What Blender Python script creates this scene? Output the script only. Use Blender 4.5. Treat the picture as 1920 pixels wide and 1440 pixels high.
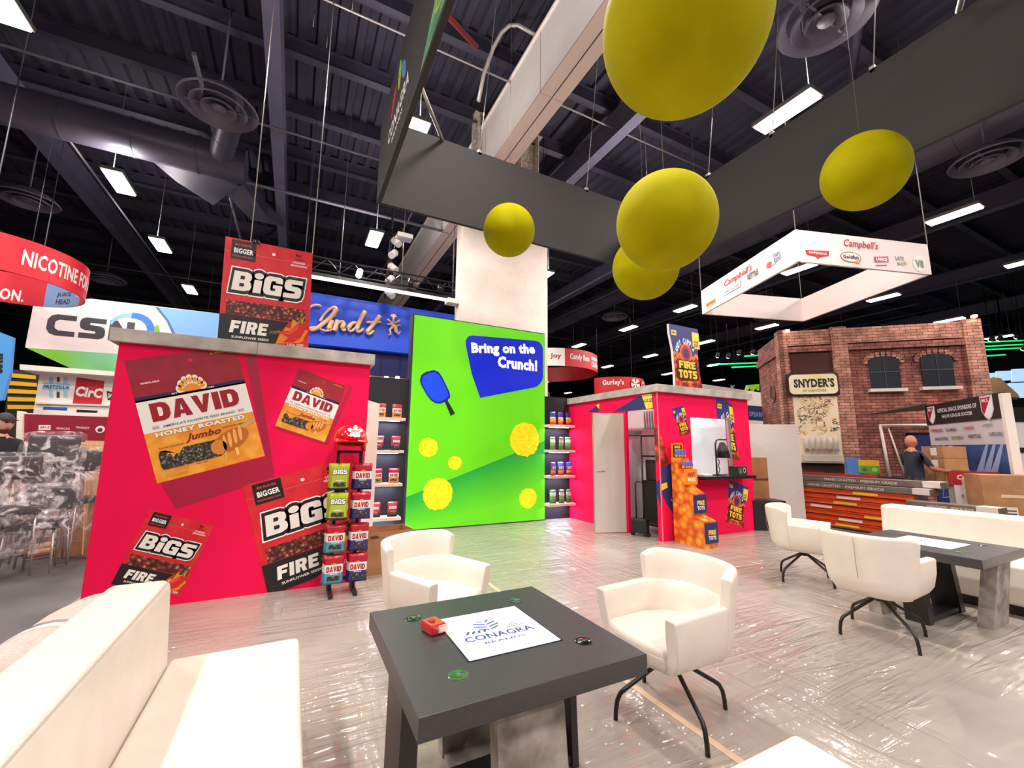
import bpy, bmesh, math, random
from math import sin, cos, pi, radians, sqrt, atan2
from mathutils import Vector, Matrix

random.seed(7)
for _o in list(bpy.data.objects):
    bpy.data.objects.remove(_o)
SC = bpy.context.scene
COL = SC.collection

# ------------------------------------------------------------------ camera
CAM_H = 1.5
YAW, PIT, ROL, FPX = 0.472819, 0.148915, 0.0101123, 792.16
fw = Vector((sin(YAW)*cos(PIT), cos(YAW)*cos(PIT), sin(PIT)))
rt0 = Vector((cos(YAW), -sin(YAW), 0)); up0 = rt0.cross(fw)
rt = cos(ROL)*rt0 + sin(ROL)*up0; up = -sin(ROL)*rt0 + cos(ROL)*up0
EYE = Vector((0, 0, CAM_H))
cd = bpy.data.cameras.new('camera'); cam = bpy.data.objects.new('camera', cd); COL.objects.link(cam)
cd.sensor_width = 36; cd.lens = 36*FPX/1920; cd.clip_start = 0.05; cd.clip_end = 300
M = Matrix((rt, up, -fw)).transposed().to_4x4(); M.translation = EYE
cam.matrix_world = M
SC.camera = cam

# ------------------------------------------------------------------ world, exposure
SC.view_settings.view_transform = 'Standard'; SC.view_settings.look = 'None'
SC.view_settings.exposure = 0.0; SC.view_settings.gamma = 1.0
SC.view_settings.use_curve_mapping = False
W = bpy.data.worlds.new('world'); SC.world = W; W.use_nodes = True
W.node_tree.nodes['Background'].inputs[0].default_value = (0.75, 0.7, 0.68, 1)
W.node_tree.nodes['Background'].inputs[1].default_value = 0.35
LAMP_W = 222.0
LAMP_COL = (1.0, 0.9, 0.84)

# ------------------------------------------------------------------ survey helpers: where a sight line meets a plane of the hall
def ray(px, py): return rt*(px-960)/FPX - up*(py-720)/FPX + fw
def FZ(px, py, z=0.0): d = ray(px, py); return EYE + d*((z-CAM_H)/d.z)
def FY(px, py, y): d = ray(px, py); return EYE + d*(y/d.y)
def FX(px, py, x): d = ray(px, py); return EYE + d*(x/d.x)
def FP(px, py, A, B):
    """on the vertical plane through floor points A and B"""
    n = Vector((B[1]-A[1], A[0]-B[0], 0)); d = ray(px, py)
    return EYE + d*((Vector((A[0], A[1], 0))-EYE).dot(n)/d.dot(n))

# ------------------------------------------------------------------ materials
def lin(h):
    h = h.lstrip('#'); c = [int(h[i:i+2], 16)/255 for i in (0, 2, 4)]
    return tuple((x/12.92 if x <= .04045 else ((x+.055)/1.055)**2.4) for x in c)
_m = {}
def mat(name, color, rough=0.5, metal=0.0, emit=0.0, coat=0.0, spec=0.5):
    if name in _m: return _m[name]
    m = bpy.data.materials.new(name); m.use_nodes = True; _m[name] = m
    b = m.node_tree.nodes['Principled BSDF']
    c = lin(color) if isinstance(color, str) else color
    b.inputs['Base Color'].default_value = (*c, 1); b.inputs['Roughness'].default_value = rough
    b.inputs['Metallic'].default_value = metal; b.inputs['Specular IOR Level'].default_value = spec
    if coat: b.inputs['Coat Weight'].default_value = coat; b.inputs['Coat Roughness'].default_value = .08
    if emit:
        b.inputs['Emission Color'].default_value = (*c, 1); b.inputs['Emission Strength'].default_value = emit
    return m
def noisy(name, c1, c2, scale=5, rough=.6, detail=6, bump=0.0, bscale=None, stretch=(1, 1, 1), metal=0, lo=.35, hi=.65, coat=0, spec=.5):
    """two-colour noise material"""
    if name in _m: return _m[name]
    m = mat(name, c1, rough, metal, coat=coat, spec=spec); nt = m.node_tree; N = nt.nodes; L = nt.links
    b = N['Principled BSDF']
    tc = N.new('ShaderNodeTexCoord'); mp = N.new('ShaderNodeMapping'); mp.inputs['Scale'].default_value = stretch
    nz = N.new('ShaderNodeTexNoise'); nz.inputs['Scale'].default_value = scale; nz.inputs['Detail'].default_value = detail
    cr = N.new('ShaderNodeValToRGB'); cr.color_ramp.elements[0].position = lo; cr.color_ramp.elements[1].position = hi
    cr.color_ramp.elements[0].color = (*lin(c1), 1); cr.color_ramp.elements[1].color = (*lin(c2), 1)
    L.new(tc.outputs['Object'], mp.inputs[0]); L.new(mp.outputs[0], nz.inputs['Vector'])
    L.new(nz.outputs['Fac'], cr.inputs[0]); L.new(cr.outputs[0], b.inputs['Base Color'])
    if bump:
        n2 = N.new('ShaderNodeTexNoise'); n2.inputs['Scale'].default_value = bscale or scale*4; n2.inputs['Detail'].default_value = 4
        bp = N.new('ShaderNodeBump'); bp.inputs['Strength'].default_value = bump; bp.inputs['Distance'].default_value = .01
        L.new(mp.outputs[0], n2.inputs['Vector']); L.new(n2.outputs['Fac'], bp.inputs['Height']); L.new(bp.outputs[0], b.inputs['Normal'])
    return m
def cells(name, cols, scale, rough=.5, emit=0.0, rand=1.0):
    """voronoi cells in a few colours (seeds, tots, puffs)"""
    if name in _m: return _m[name]
    m = mat(name, cols[0], rough); nt = m.node_tree; N = nt.nodes; L = nt.links; b = N['Principled BSDF']
    tc = N.new('ShaderNodeTexCoord'); vo = N.new('ShaderNodeTexVoronoi'); vo.inputs['Scale'].default_value = scale
    vo.inputs['Randomness'].default_value = rand
    nz = N.new('ShaderNodeTexNoise'); nz.inputs['Scale'].default_value = scale*.7
    mx = N.new('ShaderNodeMixRGB'); mx.inputs[0].default_value = .04
    L.new(tc.outputs['Object'], mx.inputs[1]); L.new(tc.outputs['Object'], nz.inputs['Vector']); L.new(nz.outputs['Color'], mx.inputs[2])
    L.new(mx.outputs[0], vo.inputs['Vector'])
    cr = N.new('ShaderNodeValToRGB'); e = cr.color_ramp.elements
    e[0].color = (*lin(cols[0]), 1); e[1].color = (*lin(cols[-1]), 1); e[0].position = .05; e[1].position = .75
    for i, c in enumerate(cols[1:-1]):
        k = e.new(.05+.7*(i+1)/(len(cols)-1)); k.color = (*lin(c), 1)
    L.new(vo.outputs['Distance'], cr.inputs[0]); L.new(cr.outputs[0], b.inputs['Base Color'])
    if emit:
        L.new(cr.outputs[0], b.inputs['Emission Color']); b.inputs['Emission Strength'].default_value = emit
    return m
def flat(hexc, rough=.45):
    return mat('paint_'+hexc.lstrip('#'), hexc, rough)
def glow(hexc, s):
    return mat('glow_%s_%d' % (hexc.lstrip('#'), int(s*100)), hexc, .4, emit=s)

WHITE_LEATHER = noisy('white_leather', '#e8ded2', '#eee4d9', 6, .42, bump=.12, bscale=220)
BLACK_METAL = mat('black_metal', '#1a1717', .35)
BLACK_WOOD = noisy('black_laminate', '#343235', '#3d3b3e', 30, .38, bump=.05, stretch=(1, 8, 8))
CONCRETE = noisy('concrete_panel', '#786f69', '#aea59d', 7, .75, detail=9, bump=.25, bscale=40, lo=.36, hi=.62)
STONE_TRIM = noisy('stone_trim', '#a39b95', '#c2b9b1', 6, .8, bump=.3, bscale=30)
CRIMSON = mat('crimson_fabric', (.86, .0035, .075), .75, spec=.2)
COLUMN_M = noisy('column_concrete', '#d9c9bd', '#efe3d8', 1.2, .85, bump=.4, bscale=12, lo=.3, hi=.7)
WHITE_PAINT = mat('white_paint', '#efe6dd', .5)
DARK_CEIL = noisy('dark_ceiling', '#262433', '#343246', .5, .8)
DARK_STEEL = noisy('dark_steel', '#2c2a3a', '#3f3c50', .8, .6)
DUCT_M = noisy('duct_steel', '#4a4858', '#5c596b', .7, .42, metal=.2)
CARDBOARD = noisy('cardboard', '#a8794e', '#b98a5e', 5, .85)
ALU = mat('brushed_metal', '#c9c5c0', .35, .8)
GREY_METAL = mat('grey_metal', '#77747a', .45, .4)

# ------------------------------------------------------------------ object helpers
def tag(o, label=None, cat=None, group=None, kind=None):
    if label: o['label'] = label
    if cat: o['category'] = cat
    if group: o['group'] = group
    if kind: o['kind'] = kind
    return o
WM = {}
def wm(o):
    return WM[o.name] if o.name in WM else Matrix.Identity(4)
def thing(name, label, cat, loc=(0, 0, 0), rz=0.0, group=None, parent=None):
    o = bpy.data.objects.new(name, None); COL.objects.link(o); o.empty_display_size = .1
    o.location = loc; o.rotation_euler = (0, 0, rz); tag(o, label, cat, group)
    WM[o.name] = Matrix.Translation(Vector(loc)) @ Matrix.Rotation(rz, 4, 'Z')
    return o
def link(name, me, mats, parent=None, world=False, smooth=None):
    """world=True: the mesh is given in hall coordinates"""
    if not isinstance(mats, (list, tuple)): mats = [mats]
    for m in mats: me.materials.append(m)
    o = bpy.data.objects.new(name, me); COL.objects.link(o)
    if parent is not None:
        o.parent = parent
        if world: me.transform(wm(parent).inverted())
        WM[o.name] = wm(parent)
    else:
        if world:
            # put the origin at the base of the thing
            xs = [v.co for v in me.vertices]
            if xs:
                c = Vector(((min(v.x for v in xs)+max(v.x for v in xs))/2, (min(v.y for v in xs)+max(v.y for v in xs))/2, min(v.z for v in xs)))
                me.transform(Matrix.Translation(-c)); o.location = c; WM[o.name] = Matrix.Translation(c)
        if o.name not in WM: WM[o.name] = Matrix.Identity(4)
    if smooth is not None:
        for p in me.polygons: p.use_smooth = True
        try: me.set_sharp_from_angle(angle=radians(smooth))
        except Exception: pass
    return o
def obj(name, bm, mats, parent=None, world=False, smooth=None):
    me = bpy.data.meshes.new(name); bmesh.ops.recalc_face_normals(bm, faces=bm.faces[:]); bm.to_mesh(me); bm.free()
    return link(name, me, mats, parent, world, smooth)
def B(): return bmesh.new()
def box(bm, x0, x1, y0, y1, z0, z1, bev=0.0, seg=2, mi=0):
    nb = bmesh.new(); bmesh.ops.create_cube(nb, size=1)
    for v in nb.verts:
        v.co = Vector(((x0+x1)/2+v.co.x*(x1-x0), (y0+y1)/2+v.co.y*(y1-y0), (z0+z1)/2+v.co.z*(z1-z0)))
    if bev: bmesh.ops.bevel(nb, geom=nb.edges[:], offset=bev, segments=seg, profile=.6, affect='EDGES')
    for f in nb.faces: f.material_index = mi
    merge(bm, nb)
def merge(bm, nb, mtx=None):
    me = bpy.data.meshes.new('t')
    if mtx is not None: bmesh.ops.transform(nb, matrix=mtx, verts=nb.verts[:])
    nb.to_mesh(me); nb.free(); bm.from_mesh(me); bpy.data.meshes.remove(me)
def tube(bm, pts, r, n=8, mi=0, caps=True):
    pts = [Vector(p) for p in pts]; rs = r if isinstance(r, (list, tuple)) else [r]*len(pts)
    rings = []; prev = None
    for i, p in enumerate(pts):
        d = (pts[min(i+1, len(pts)-1)]-pts[max(i-1, 0)]).normalized()
        a = prev if prev is not None else (Vector((0, 0, 1)) if abs(d.z) < .9 else Vector((1, 0, 0)))
        u = (a-d*a.dot(d)).normalized(); v = d.cross(u); prev = u
        rings.append([bm.verts.new(p+(u*cos(2*pi*k/n)+v*sin(2*pi*k/n))*rs[i]) for k in range(n)])
    for a, b in zip(rings, rings[1:]):
        for k in range(n):
            f = bm.faces.new((a[k], a[(k+1) % n], b[(k+1) % n], b[k])); f.material_index = mi; f.smooth = True
    if caps:
        for q in (rings[0][::-1], rings[-1]):
            f = bm.faces.new(q); f.material_index = mi
def pipe(bm, a, b, ro, ri, n=20, mi=0, mi2=0):
    """hollow tube from a to b"""
    a = Vector(a); b = Vector(b); d = (b-a).normalized(); w = Vector((0, 0, 1)) if abs(d.z) < .9 else Vector((1, 0, 0))
    u = (w-d*w.dot(d)).normalized(); v = d.cross(u)
    R = [[bm.verts.new(p+(u*cos(2*pi*k/n)+v*sin(2*pi*k/n))*r) for k in range(n)] for p, r in ((a, ro), (b, ro), (b, ri), (a, ri))]
    for i in range(4):
        for k in range(n):
            f = bm.faces.new((R[i][k], R[i][(k+1) % n], R[(i+1) % 4][(k+1) % n], R[(i+1) % 4][k])); f.material_index = mi2 if i == 2 else mi
def lathe(bm, prof, c=(0, 0, 0), n=24, mi=0):
    rings = [[bm.verts.new((c[0]+r*cos(2*pi*k/n), c[1]+r*sin(2*pi*k/n), c[2]+z)) for k in range(n)] for r, z in prof]
    for a, b in zip(rings, rings[1:]):
        for k in range(n):
            f = bm.faces.new((a[k], a[(k+1) % n], b[(k+1) % n], b[k])); f.material_index = mi; f.smooth = True
    bmesh.ops.contextual_create
    for q in (rings[0][::-1], rings[-1]): bm.faces.new(q).material_index = mi
def prism(bm, pts, d, mi=0, side=None):
    """closed outline (3-D points) pushed along vector d"""
    d = Vector(d); a = [bm.verts.new(p) for p in pts]; b = [bm.verts.new(Vector(p)+d) for p in pts]; n = len(pts)
    bm.faces.new(a).material_index = mi; bm.faces.new(b[::-1]).material_index = mi if side is None else side
    for i in range(n):
        bm.faces.new((a[i], b[i], b[(i+1) % n], a[(i+1) % n])).material_index = mi if side is None else side
def one(name, mats, parent, fn, *a, world=False, smooth=None, **k):
    bm = B(); fn(bm, *a, **k); return obj(name, bm, mats, parent, world, smooth)
def copy_tree(o, parent=None, keep=True):
    c = o.copy(); COL.objects.link(c)
    if parent is not None: c.parent = parent
    for ch in list(o.children): copy_tree(ch, c)
    return c
def struct(o, kind='structure'): o['kind'] = kind; return o

# ------------------------------------------------------------------ lettering and flat print
_g = {}
def glyphs(s, off=0.0, shear=0.0):
    k = (s, round(off, 4), round(shear, 3))
    if k in _g: return _g[k]
    cu = bpy.data.curves.new('t', 'FONT'); cu.body = s; cu.size = 1; cu.resolution_u = 2; cu.offset = off; cu.shear = shear
    cu.space_character = 1.0 + off*1.6 if off < .06 else 1.05
    o = bpy.data.objects.new('t', cu); COL.objects.link(o)
    me = bpy.data.meshes.new_from_object(o.evaluated_get(bpy.context.evaluated_depsgraph_get()))
    vs = [(v.co.x, v.co.y) for v in me.vertices]; fs = [tuple(p.vertices) for p in me.polygons]
    bpy.data.objects.remove(o); bpy.data.curves.remove(cu); bpy.data.meshes.remove(me)
    _g[k] = (vs, fs); return _g[k]
def clip_poly(P, C):
    """P clipped by the convex polygon C (counter-clockwise)"""
    out = P
    for i in range(len(C)):
        a, b = C[i], C[(i+1) % len(C)]; inp = out; out = []
        if not inp: break
        def s(p): return (b[0]-a[0])*(p[1]-a[1])-(b[1]-a[1])*(p[0]-a[0])
        for j in range(len(inp)):
            p, q = inp[j-1], inp[j]; sp, sq = s(p), s(q)
            if (sp >= 0) != (sq >= 0):
                t = sp/(sp-sq); out.append((p[0]+t*(q[0]-p[0]), p[1]+t*(q[1]-p[1])))
            if sq >= 0: out.append(q)
    return out
class Art:
    """flat print made of polygons; layers lie a millimetre apart"""
    def __init__(s): s.P = []; s.mats = []; s.T = (1, 0, 0, 1, 0, 0); s.clip = None
    def frame(s, bl, br, tl):      # unit square -> parallelogram
        s.T = (br[0]-bl[0], br[1]-bl[1], tl[0]-bl[0], tl[1]-bl[1], bl[0], bl[1]); return s
    def reset(s): s.T = (1, 0, 0, 1, 0, 0); s.clip = None; return s
    def t(s, p): a, b, c, d, e, f = s.T; return (a*p[0]+c*p[1]+e, b*p[0]+d*p[1]+f)
    def poly(s, pts, m, L=0):
        if isinstance(m, str): m = flat(m)
        if m not in s.mats: s.mats.append(m)
        q = [s.t(p) for p in pts]
        if s.clip: q = clip_poly(q, s.clip)
        if len(q) >= 3:
            ar = sum(q[i-1][0]*q[i][1]-q[i][0]*q[i-1][1] for i in range(len(q)))
            if abs(ar) < 1e-9: return s
            if ar < 0: q = q[::-1]
            s.P.append((q, s.mats.index(m), L))
        return s
    def rect(s, x0, y0, x1, y1, m, L=0): return s.poly([(x0, y0), (x1, y0), (x1, y1), (x0, y1)], m, L)
    def rrect(s, x0, y0, x1, y1, r, m, L=0, ry=None):
        ry = ry or r; p = []
        for cx, cy, a in ((x1-r, y0+ry, -90), (x1-r, y1-ry, 0), (x0+r, y1-ry, 90), (x0+r, y0+ry, 180)):
            for k in range(5):
                t = radians(a+k*22.5); p.append((cx+r*cos(t), cy+ry*sin(t)))
        return s.poly(p, m, L)
    def ell(s, x, y, rx, ry, m, L=0, n=20, rot=0, a0=0, a1=360):
        p = []
        full = a1-a0 >= 360
        for k in range(n if full else n+1):
            t = radians(a0+(a1-a0)*k/n); u, v = rx*cos(t), ry*sin(t)
            p.append((x+u*cos(rot)-v*sin(rot), y+u*sin(rot)+v*cos(rot)))
        return s.poly(p, m, L)
    def text(s, st, x, y, w, h, m, L=1, off=0.02, shear=0, rot=0, grow=0.0):
        """fit the string to the box centred at x, y; grow thickens it (outline copies)"""
        v0, _ = glyphs(st, off, shear)
        if not v0: return s
        x0 = min(p[0] for p in v0); x1 = max(p[0] for p in v0); y0 = min(p[1] for p in v0); y1 = max(p[1] for p in v0)
        vs, fs = v0, _
        if grow:
            # same spacing: thicken each glyph about its place
            vs, fs = glyph_grow(st, off, shear, grow)
        sx = w/(x1-x0); sy = h/(y1-y0); cx = (x0+x1)/2; cy = (y0+y1)/2
        c, q = cos(rot), sin(rot)
        pts = [((p[0]-cx)*sx, (p[1]-cy)*sy) for p in vs]
        pts = [(x+a*c-b*q, y+a*q+b*c) for a, b in pts]
        for f in fs: s.poly([pts[i] for i in f], m, L)
        return s
    def arc(s, st, cx, cy, rx, ry, a0, a1, ch, m, L=1, off=.02):
        n = len(st)
        for i, c in enumerate(st):
            if c == ' ': continue
            t = radians(a0+(a1-a0)*(i+.5)/n)
            s.text(c, cx+rx*cos(t), cy+ry*sin(t), ch*.62 if c not in "I'" else ch*.2, ch if c != "'" else ch*.4, m, L, off, rot=(t-pi/2)*.8)
        return s
    def build(s, name, O, U, V, parent=None, eps=.0012, base=.0015, world=True, label=None):
        O = Vector(O); U = Vector(U); V = Vector(V); N = U.cross(V).normalized(); vs = []; fs = []; mi = []
        for q, m, L in s.P:
            i0 = len(vs); vs += [O+U*a+V*b+N*(base+L*eps) for a, b in q]; fs.append(tuple(range(i0, i0+len(q)))); mi.append(m)
        me = bpy.data.meshes.new(name); me.from_pydata([tuple(v) for v in vs], [], fs)
        me.polygons.foreach_set('material_index', mi)
        o = link(name, me, s.mats, parent, world)
        if label: o['label'] = label
        return o
def glyph_grow(st, off, shear, grow):
    """outline copy of a string: every glyph outline pushed outward, spacing kept"""
    k = ('g', st, off, shear, grow)
    if k in _g: return _g[k]
    cu = bpy.data.curves.new('t', 'FONT'); cu.body = st; cu.size = 1; cu.resolution_u = 2; cu.offset = off+grow; cu.shear = shear
    cu.space_character = 1.0 + off*1.6 if off < .06 else 1.05
    o = bpy.data.objects.new('t', cu); COL.objects.link(o)
    me = bpy.data.meshes.new_from_object(o.evaluated_get(bpy.context.evaluated_depsgraph_get()))
    r = ([(v.co.x, v.co.y) for v in me.vertices], [tuple(p.vertices) for p in me.polygons])
    bpy.data.objects.remove(o); bpy.data.curves.remove(cu); bpy.data.meshes.remove(me); _g[k] = r
    return r
def letters3d(name, st, O, U, V, w, h, depth, m, parent, off=.02, shear=0):
    """raised lettering: extruded in the direction of the sign's face"""
    vs, fs = glyphs(st, off, shear)
    x0 = min(p[0] for p in vs); x1 = max(p[0] for p in vs); y0 = min(p[1] for p in vs); y1 = max(p[1] for p in vs)
    O = Vector(O); U = Vector(U).normalized(); V = Vector(V).normalized(); N = U.cross(V)
    bm = B(); a = [bm.verts.new(O+U*((p[0]-x0)/(x1-x0)*w)+V*((p[1]-y0)/(y1-y0)*h)+N*depth) for p in vs]
    fc = [bm.faces.new([a[i] for i in f]) for f in fs if len(set(f)) == len(f)]
    bmesh.ops.recalc_face_normals(bm, faces=fc)
    r = bmesh.ops.extrude_face_region(bm, geom=fc)
    bmesh.ops.translate(bm, verts=[v for v in r['geom'] if isinstance(v, bmesh.types.BMVert)], vec=-N*depth)
    return obj(name, bm, m, parent, True)

BLK = {
 'D': (1, [(0,0),(.6,0),(.85,.08),(1,.3),(1,.7),(.85,.92),(.6,1),(0,1)], [[(.38,.25),(.55,.25),(.62,.35),(.62,.65),(.55,.75),(.38,.75)]]),
 'A': (1.05, [(0,0),(.34,0),(.39,.17),(.61,.17),(.66,0),(1,0),(.68,1),(.32,1)], [[(.43,.38),(.57,.38),(.5,.7)]]),
 'V': (1.05, [(0,1),(.36,0),(.64,0),(1,1),(.66,1),(.5,.4),(.34,1)], []),
 'I': (.4, [(0,0),(1,0),(1,1),(0,1)], []),
 'i': (.42, [(0,0),(1,0),(1,.68),(0,.68)], []),
 'B': (1, [(0,0),(.7,0),(.95,.1),(1,.27),(.95,.43),(.85,.52),(.93,.62),(.95,.75),(.88,.92),(.68,1),(0,1)], [[(.36,.6),(.56,.6),(.6,.69),(.56,.78),(.36,.78)], [(.36,.22),(.58,.22),(.63,.31),(.58,.4),(.36,.4)]]),
 'G': (1.02, [(1,.66),(1,.8),(.94,.94),(.8,1),(.25,1),(.08,.93),(0,.78),(0,.22),(.08,.07),(.25,0),(1,0),(1,.56),(.5,.56),(.5,.38),(.64,.38),(.64,.24),(.44,.24),(.37,.3),(.37,.7),(.43,.77),(.58,.77),(.63,.72),(.63,.66)], []),
 'S': (1, [(1,1),(.22,1),(.05,.92),(0,.78),(0,.6),(.06,.46),(.22,.39),(.6,.37),(.64,.33),(.62,.26),(.55,.25),(0,.25),(0,0),(.78,0),(.95,.08),(1,.22),(1,.42),(.94,.56),(.78,.63),(.42,.65),(.37,.69),(.4,.75),(.46,.76),(1,.76)], []),
 'C': (1.05, [(1,1),(.32,1),(.12,.92),(0,.72),(0,.28),(.12,.08),(.32,0),(1,0),(1,.24),(.42,.24),(.3,.32),(.27,.4),(.27,.6),(.3,.68),(.42,.76),(1,.76)], []),
 'N': (1, [(0,0),(0,1),(.3,1),(.68,.42),(.68,1),(1,1),(1,0),(.7,0),(.32,.58),(.32,0)], []),
 'F': (.9, [(0,0),(0,1),(1,1),(1,.75),(.42,.75),(.42,.61),(.9,.61),(.9,.37),(.42,.37),(.42,0)], []),
 'R': (1, [(0,0),(0,1),(.7,1),(.93,.92),(1,.72),(.95,.52),(.8,.42),(1,0),(.62,0),(.47,.36),(.38,.36),(.38,0)], [[(.38,.6),(.56,.6),(.6,.69),(.56,.78),(.38,.78)]]),
 'E': (.9, [(0,0),(0,1),(1,1),(1,.76),(.42,.76),(.42,.62),(.9,.62),(.9,.4),(.42,.4),(.42,.24),(1,.24),(1,0)], []),
 'T': (.95, [(0,1),(1,1),(1,.74),(.7,.74),(.7,0),(.3,0),(.3,.74),(0,.74)], []),
 'O': (1.05, [(.25,0),(.75,0),(1,.25),(1,.75),(.75,1),(.25,1),(0,.75),(0,.25)], [[(.4,.28),(.6,.28),(.66,.4),(.66,.6),(.6,.72),(.4,.72),(.34,.6),(.34,.4)]]),
 'P': (.95, [(0,0),(0,1),(.7,1),(.93,.92),(1,.7),(.93,.46),(.7,.36),(.38,.36),(.38,0)], [[(.38,.58),(.56,.58),(.6,.68),(.56,.78),(.38,.78)]]),
 'H': (1, [(0,0),(0,1),(.37,1),(.37,.62),(.63,.62),(.63,1),(1,1),(1,0),(.63,0),(.63,.38),(.37,.38),(.37,0)], []),
}
def grow_poly(P, d):
    ar = sum(P[i-1][0]*P[i][1]-P[i][0]*P[i-1][1] for i in range(len(P)))
    if ar < 0: P = P[::-1]
    out = []
    for i in range(len(P)):
        a_, b_, c_ = Vector(P[i-1]), Vector(P[i]), Vector(P[(i+1) % len(P)])
        u = (b_-a_).normalized(); v = (c_-b_).normalized(); n1 = Vector((u.y, -u.x)); n2 = Vector((v.y, -v.x)); m = n1+n2
        k = m.length_squared
        m = m*(2/k) if k > .5 else m.normalized()*1.6
        if m.length > 1.8: m = m.normalized()*1.8
        q = b_+m*d; out.append((q.x, q.y))
    return out
def block(a, word, x, y, w, h, m, L=1, gap=.08, shear=0, grow=0.0, hole=None, rot=0):
    """heavy block lettering fitted to a box; holes are drawn in the ground colour"""
    tot = sum(BLK[c][0] for c in word)+gap*(len(word)-1); k = w/(tot+shear); u = 0
    cr, sr = cos(rot), sin(rot)
    def pl(P, o_, d, mm, LL):
        Q = [(o_[0]+(p[0]*o_[1]+p[1]*shear)*k, p[1]*h) for p in P]
        if d: Q = grow_poly(Q, d)
        Q = [(q[0]-w/2, q[1]-h/2) for q in Q]
        a.poly([(x+q[0]*cr-q[1]*sr, y+q[0]*sr+q[1]*cr) for q in Q], mm, LL)
    for c in word:
        cw, P, H = BLK[c]; o_ = (u*k, cw); pl(P, o_, grow, m, L)
        if c == 'i':
            cx, cy = u+cw*.5, .9; R_ = .25
            Q = [((cx-u+R_*1.0*cos(2*pi*t/16))/cw, cy+.17*sin(2*pi*t/16)) for t in range(16)]; pl(Q, o_, grow, m, L)
        if hole is not None:
            for hp in H: pl(hp, o_, -grow*.4, hole, L+1)
        u += cw+gap
# print designs, all in unit squares ---------------------------------
SEEDS = cells('print_seeds', ['#d8c9ae', '#6e6250', '#3a3630', '#22201c'], 38)
FIRESEEDS = cells('print_fire_seeds', ['#e8a58c', '#a04a38', '#5b231c', '#381512'], 26)
TOTS = cells('print_tots', ['#f0784a', '#d2512c', '#a52a1c', '#6f1512'], 9)
HONEY = noisy('print_honey', '#ee8f22', '#f9b33a', 9, .5)
DKRED = noisy('print_dark_red', '#8d1022', '#a3162a', 7, .5)
REDPK = noisy('print_red', '#cf1526', '#e22a34', 6, .5)
def art_bigs(a, fire=True, body=None, word='FIRE', L=0, sub='SUNFLOWER SEEDS', seeds=None):
    body = body or REDPK
    a.rect(0, 0, 1, 1, body, L)
    a.rect(0, .865, 1, .872, '#e8505a' if fire else '#d6e36a', L+1)
    a.rect(.06, .27, .95, .405, seeds or FIRESEEDS, L+1)
    a.poly([(0, 0), (0, .27), (.76, .262), (.66, .15), (.64, .05), (.45, 0)], '#1b1718', L+2)
    a.poly([(.62, .04), (.66, .14), (.63, .17), (.7, .16), (.72, .21), (.78, .2), (.8, .3), (.85, .27), (.93, .33), (.92, .22), (.99, .2), (.93, .1), (.97, .12), (.9, .07)], '#f08a1c' if fire else '#88a33a', L+3)
    c1, c2 = ('#d8201e', '#ee4a3a') if fire else ('#3f7a2a', '#6aa63c')
    a.poly([(.58, .155), (.68, .165), (.78, .18), (.84, .24), (.88, .275), (.94, .26), (.95, .2), (.9, .12), (.82, .07), (.7, .06), (.76, .11), (.7, .135)], c1, L+4)
    a.poly([(.64, .15), (.74, .16), (.84, .225), (.88, .255), (.86, .2), (.78, .14)], c2, L+5)
    a.poly([(.87, .265), (.885, .33), (.9, .34), (.905, .27)], '#5d8a2c', L+5)
    for i, c in enumerate(('#ffffff', '#1b1718', '#f3ece4')):
        block(a, 'BiGS', .5, .595, .8, .185, c, L+3+i, .1, .12, (.042, .03, 0)[i], '#1b1718' if i == 2 else None)
    a.rect(.07, .8, .34, .985, '#1b1718', L+1)
    a.text('BIGGER', .205, .885, .21, .05, '#ffffff', L+2, .03)
    a.text('BIG FLAVOR', .2, .945, .18, .022, '#e03a3a', L+2, .03)
    a.text('RESEALABLE BAG', .2, .832, .22, .016, '#e03a3a', L+2, .02)
    a.ell(.54, .91, .02, .016, '#f2f0ee', L+2)
    a.text('8g', .83, .94, .07, .045, '#1b1718', L+2, .03); a.text('PROTEIN', .84, .905, .1, .016, '#1b1718', L+2, .02)
    a.text('LOADED', .84, .87, .15, .022, '#ffd9d9', L+2, .04); a.text('SEASONING', .84, .838, .2, .022, '#ffd9d9', L+2, .04)
    block(a, word, .32, .16, .42, .115, '#f6f1ea', L+4, .13, .18, 0, '#1b1718')
    a.text('FLAVORED', .585, .145, .08, .03, '#9a9390', L+6, .0)
    a.text(sub, .34, .065, .4, .022, '#f6f1ea', L+4, .02)
    a.text('USA', .8, .045, .09, .022, '#ffe0e0', L+2, .03)
    for k in range(3): a.rect(.86, .034+k*.01, .94, .039+k*.01, '#ffe0e0', L+2)
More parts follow.
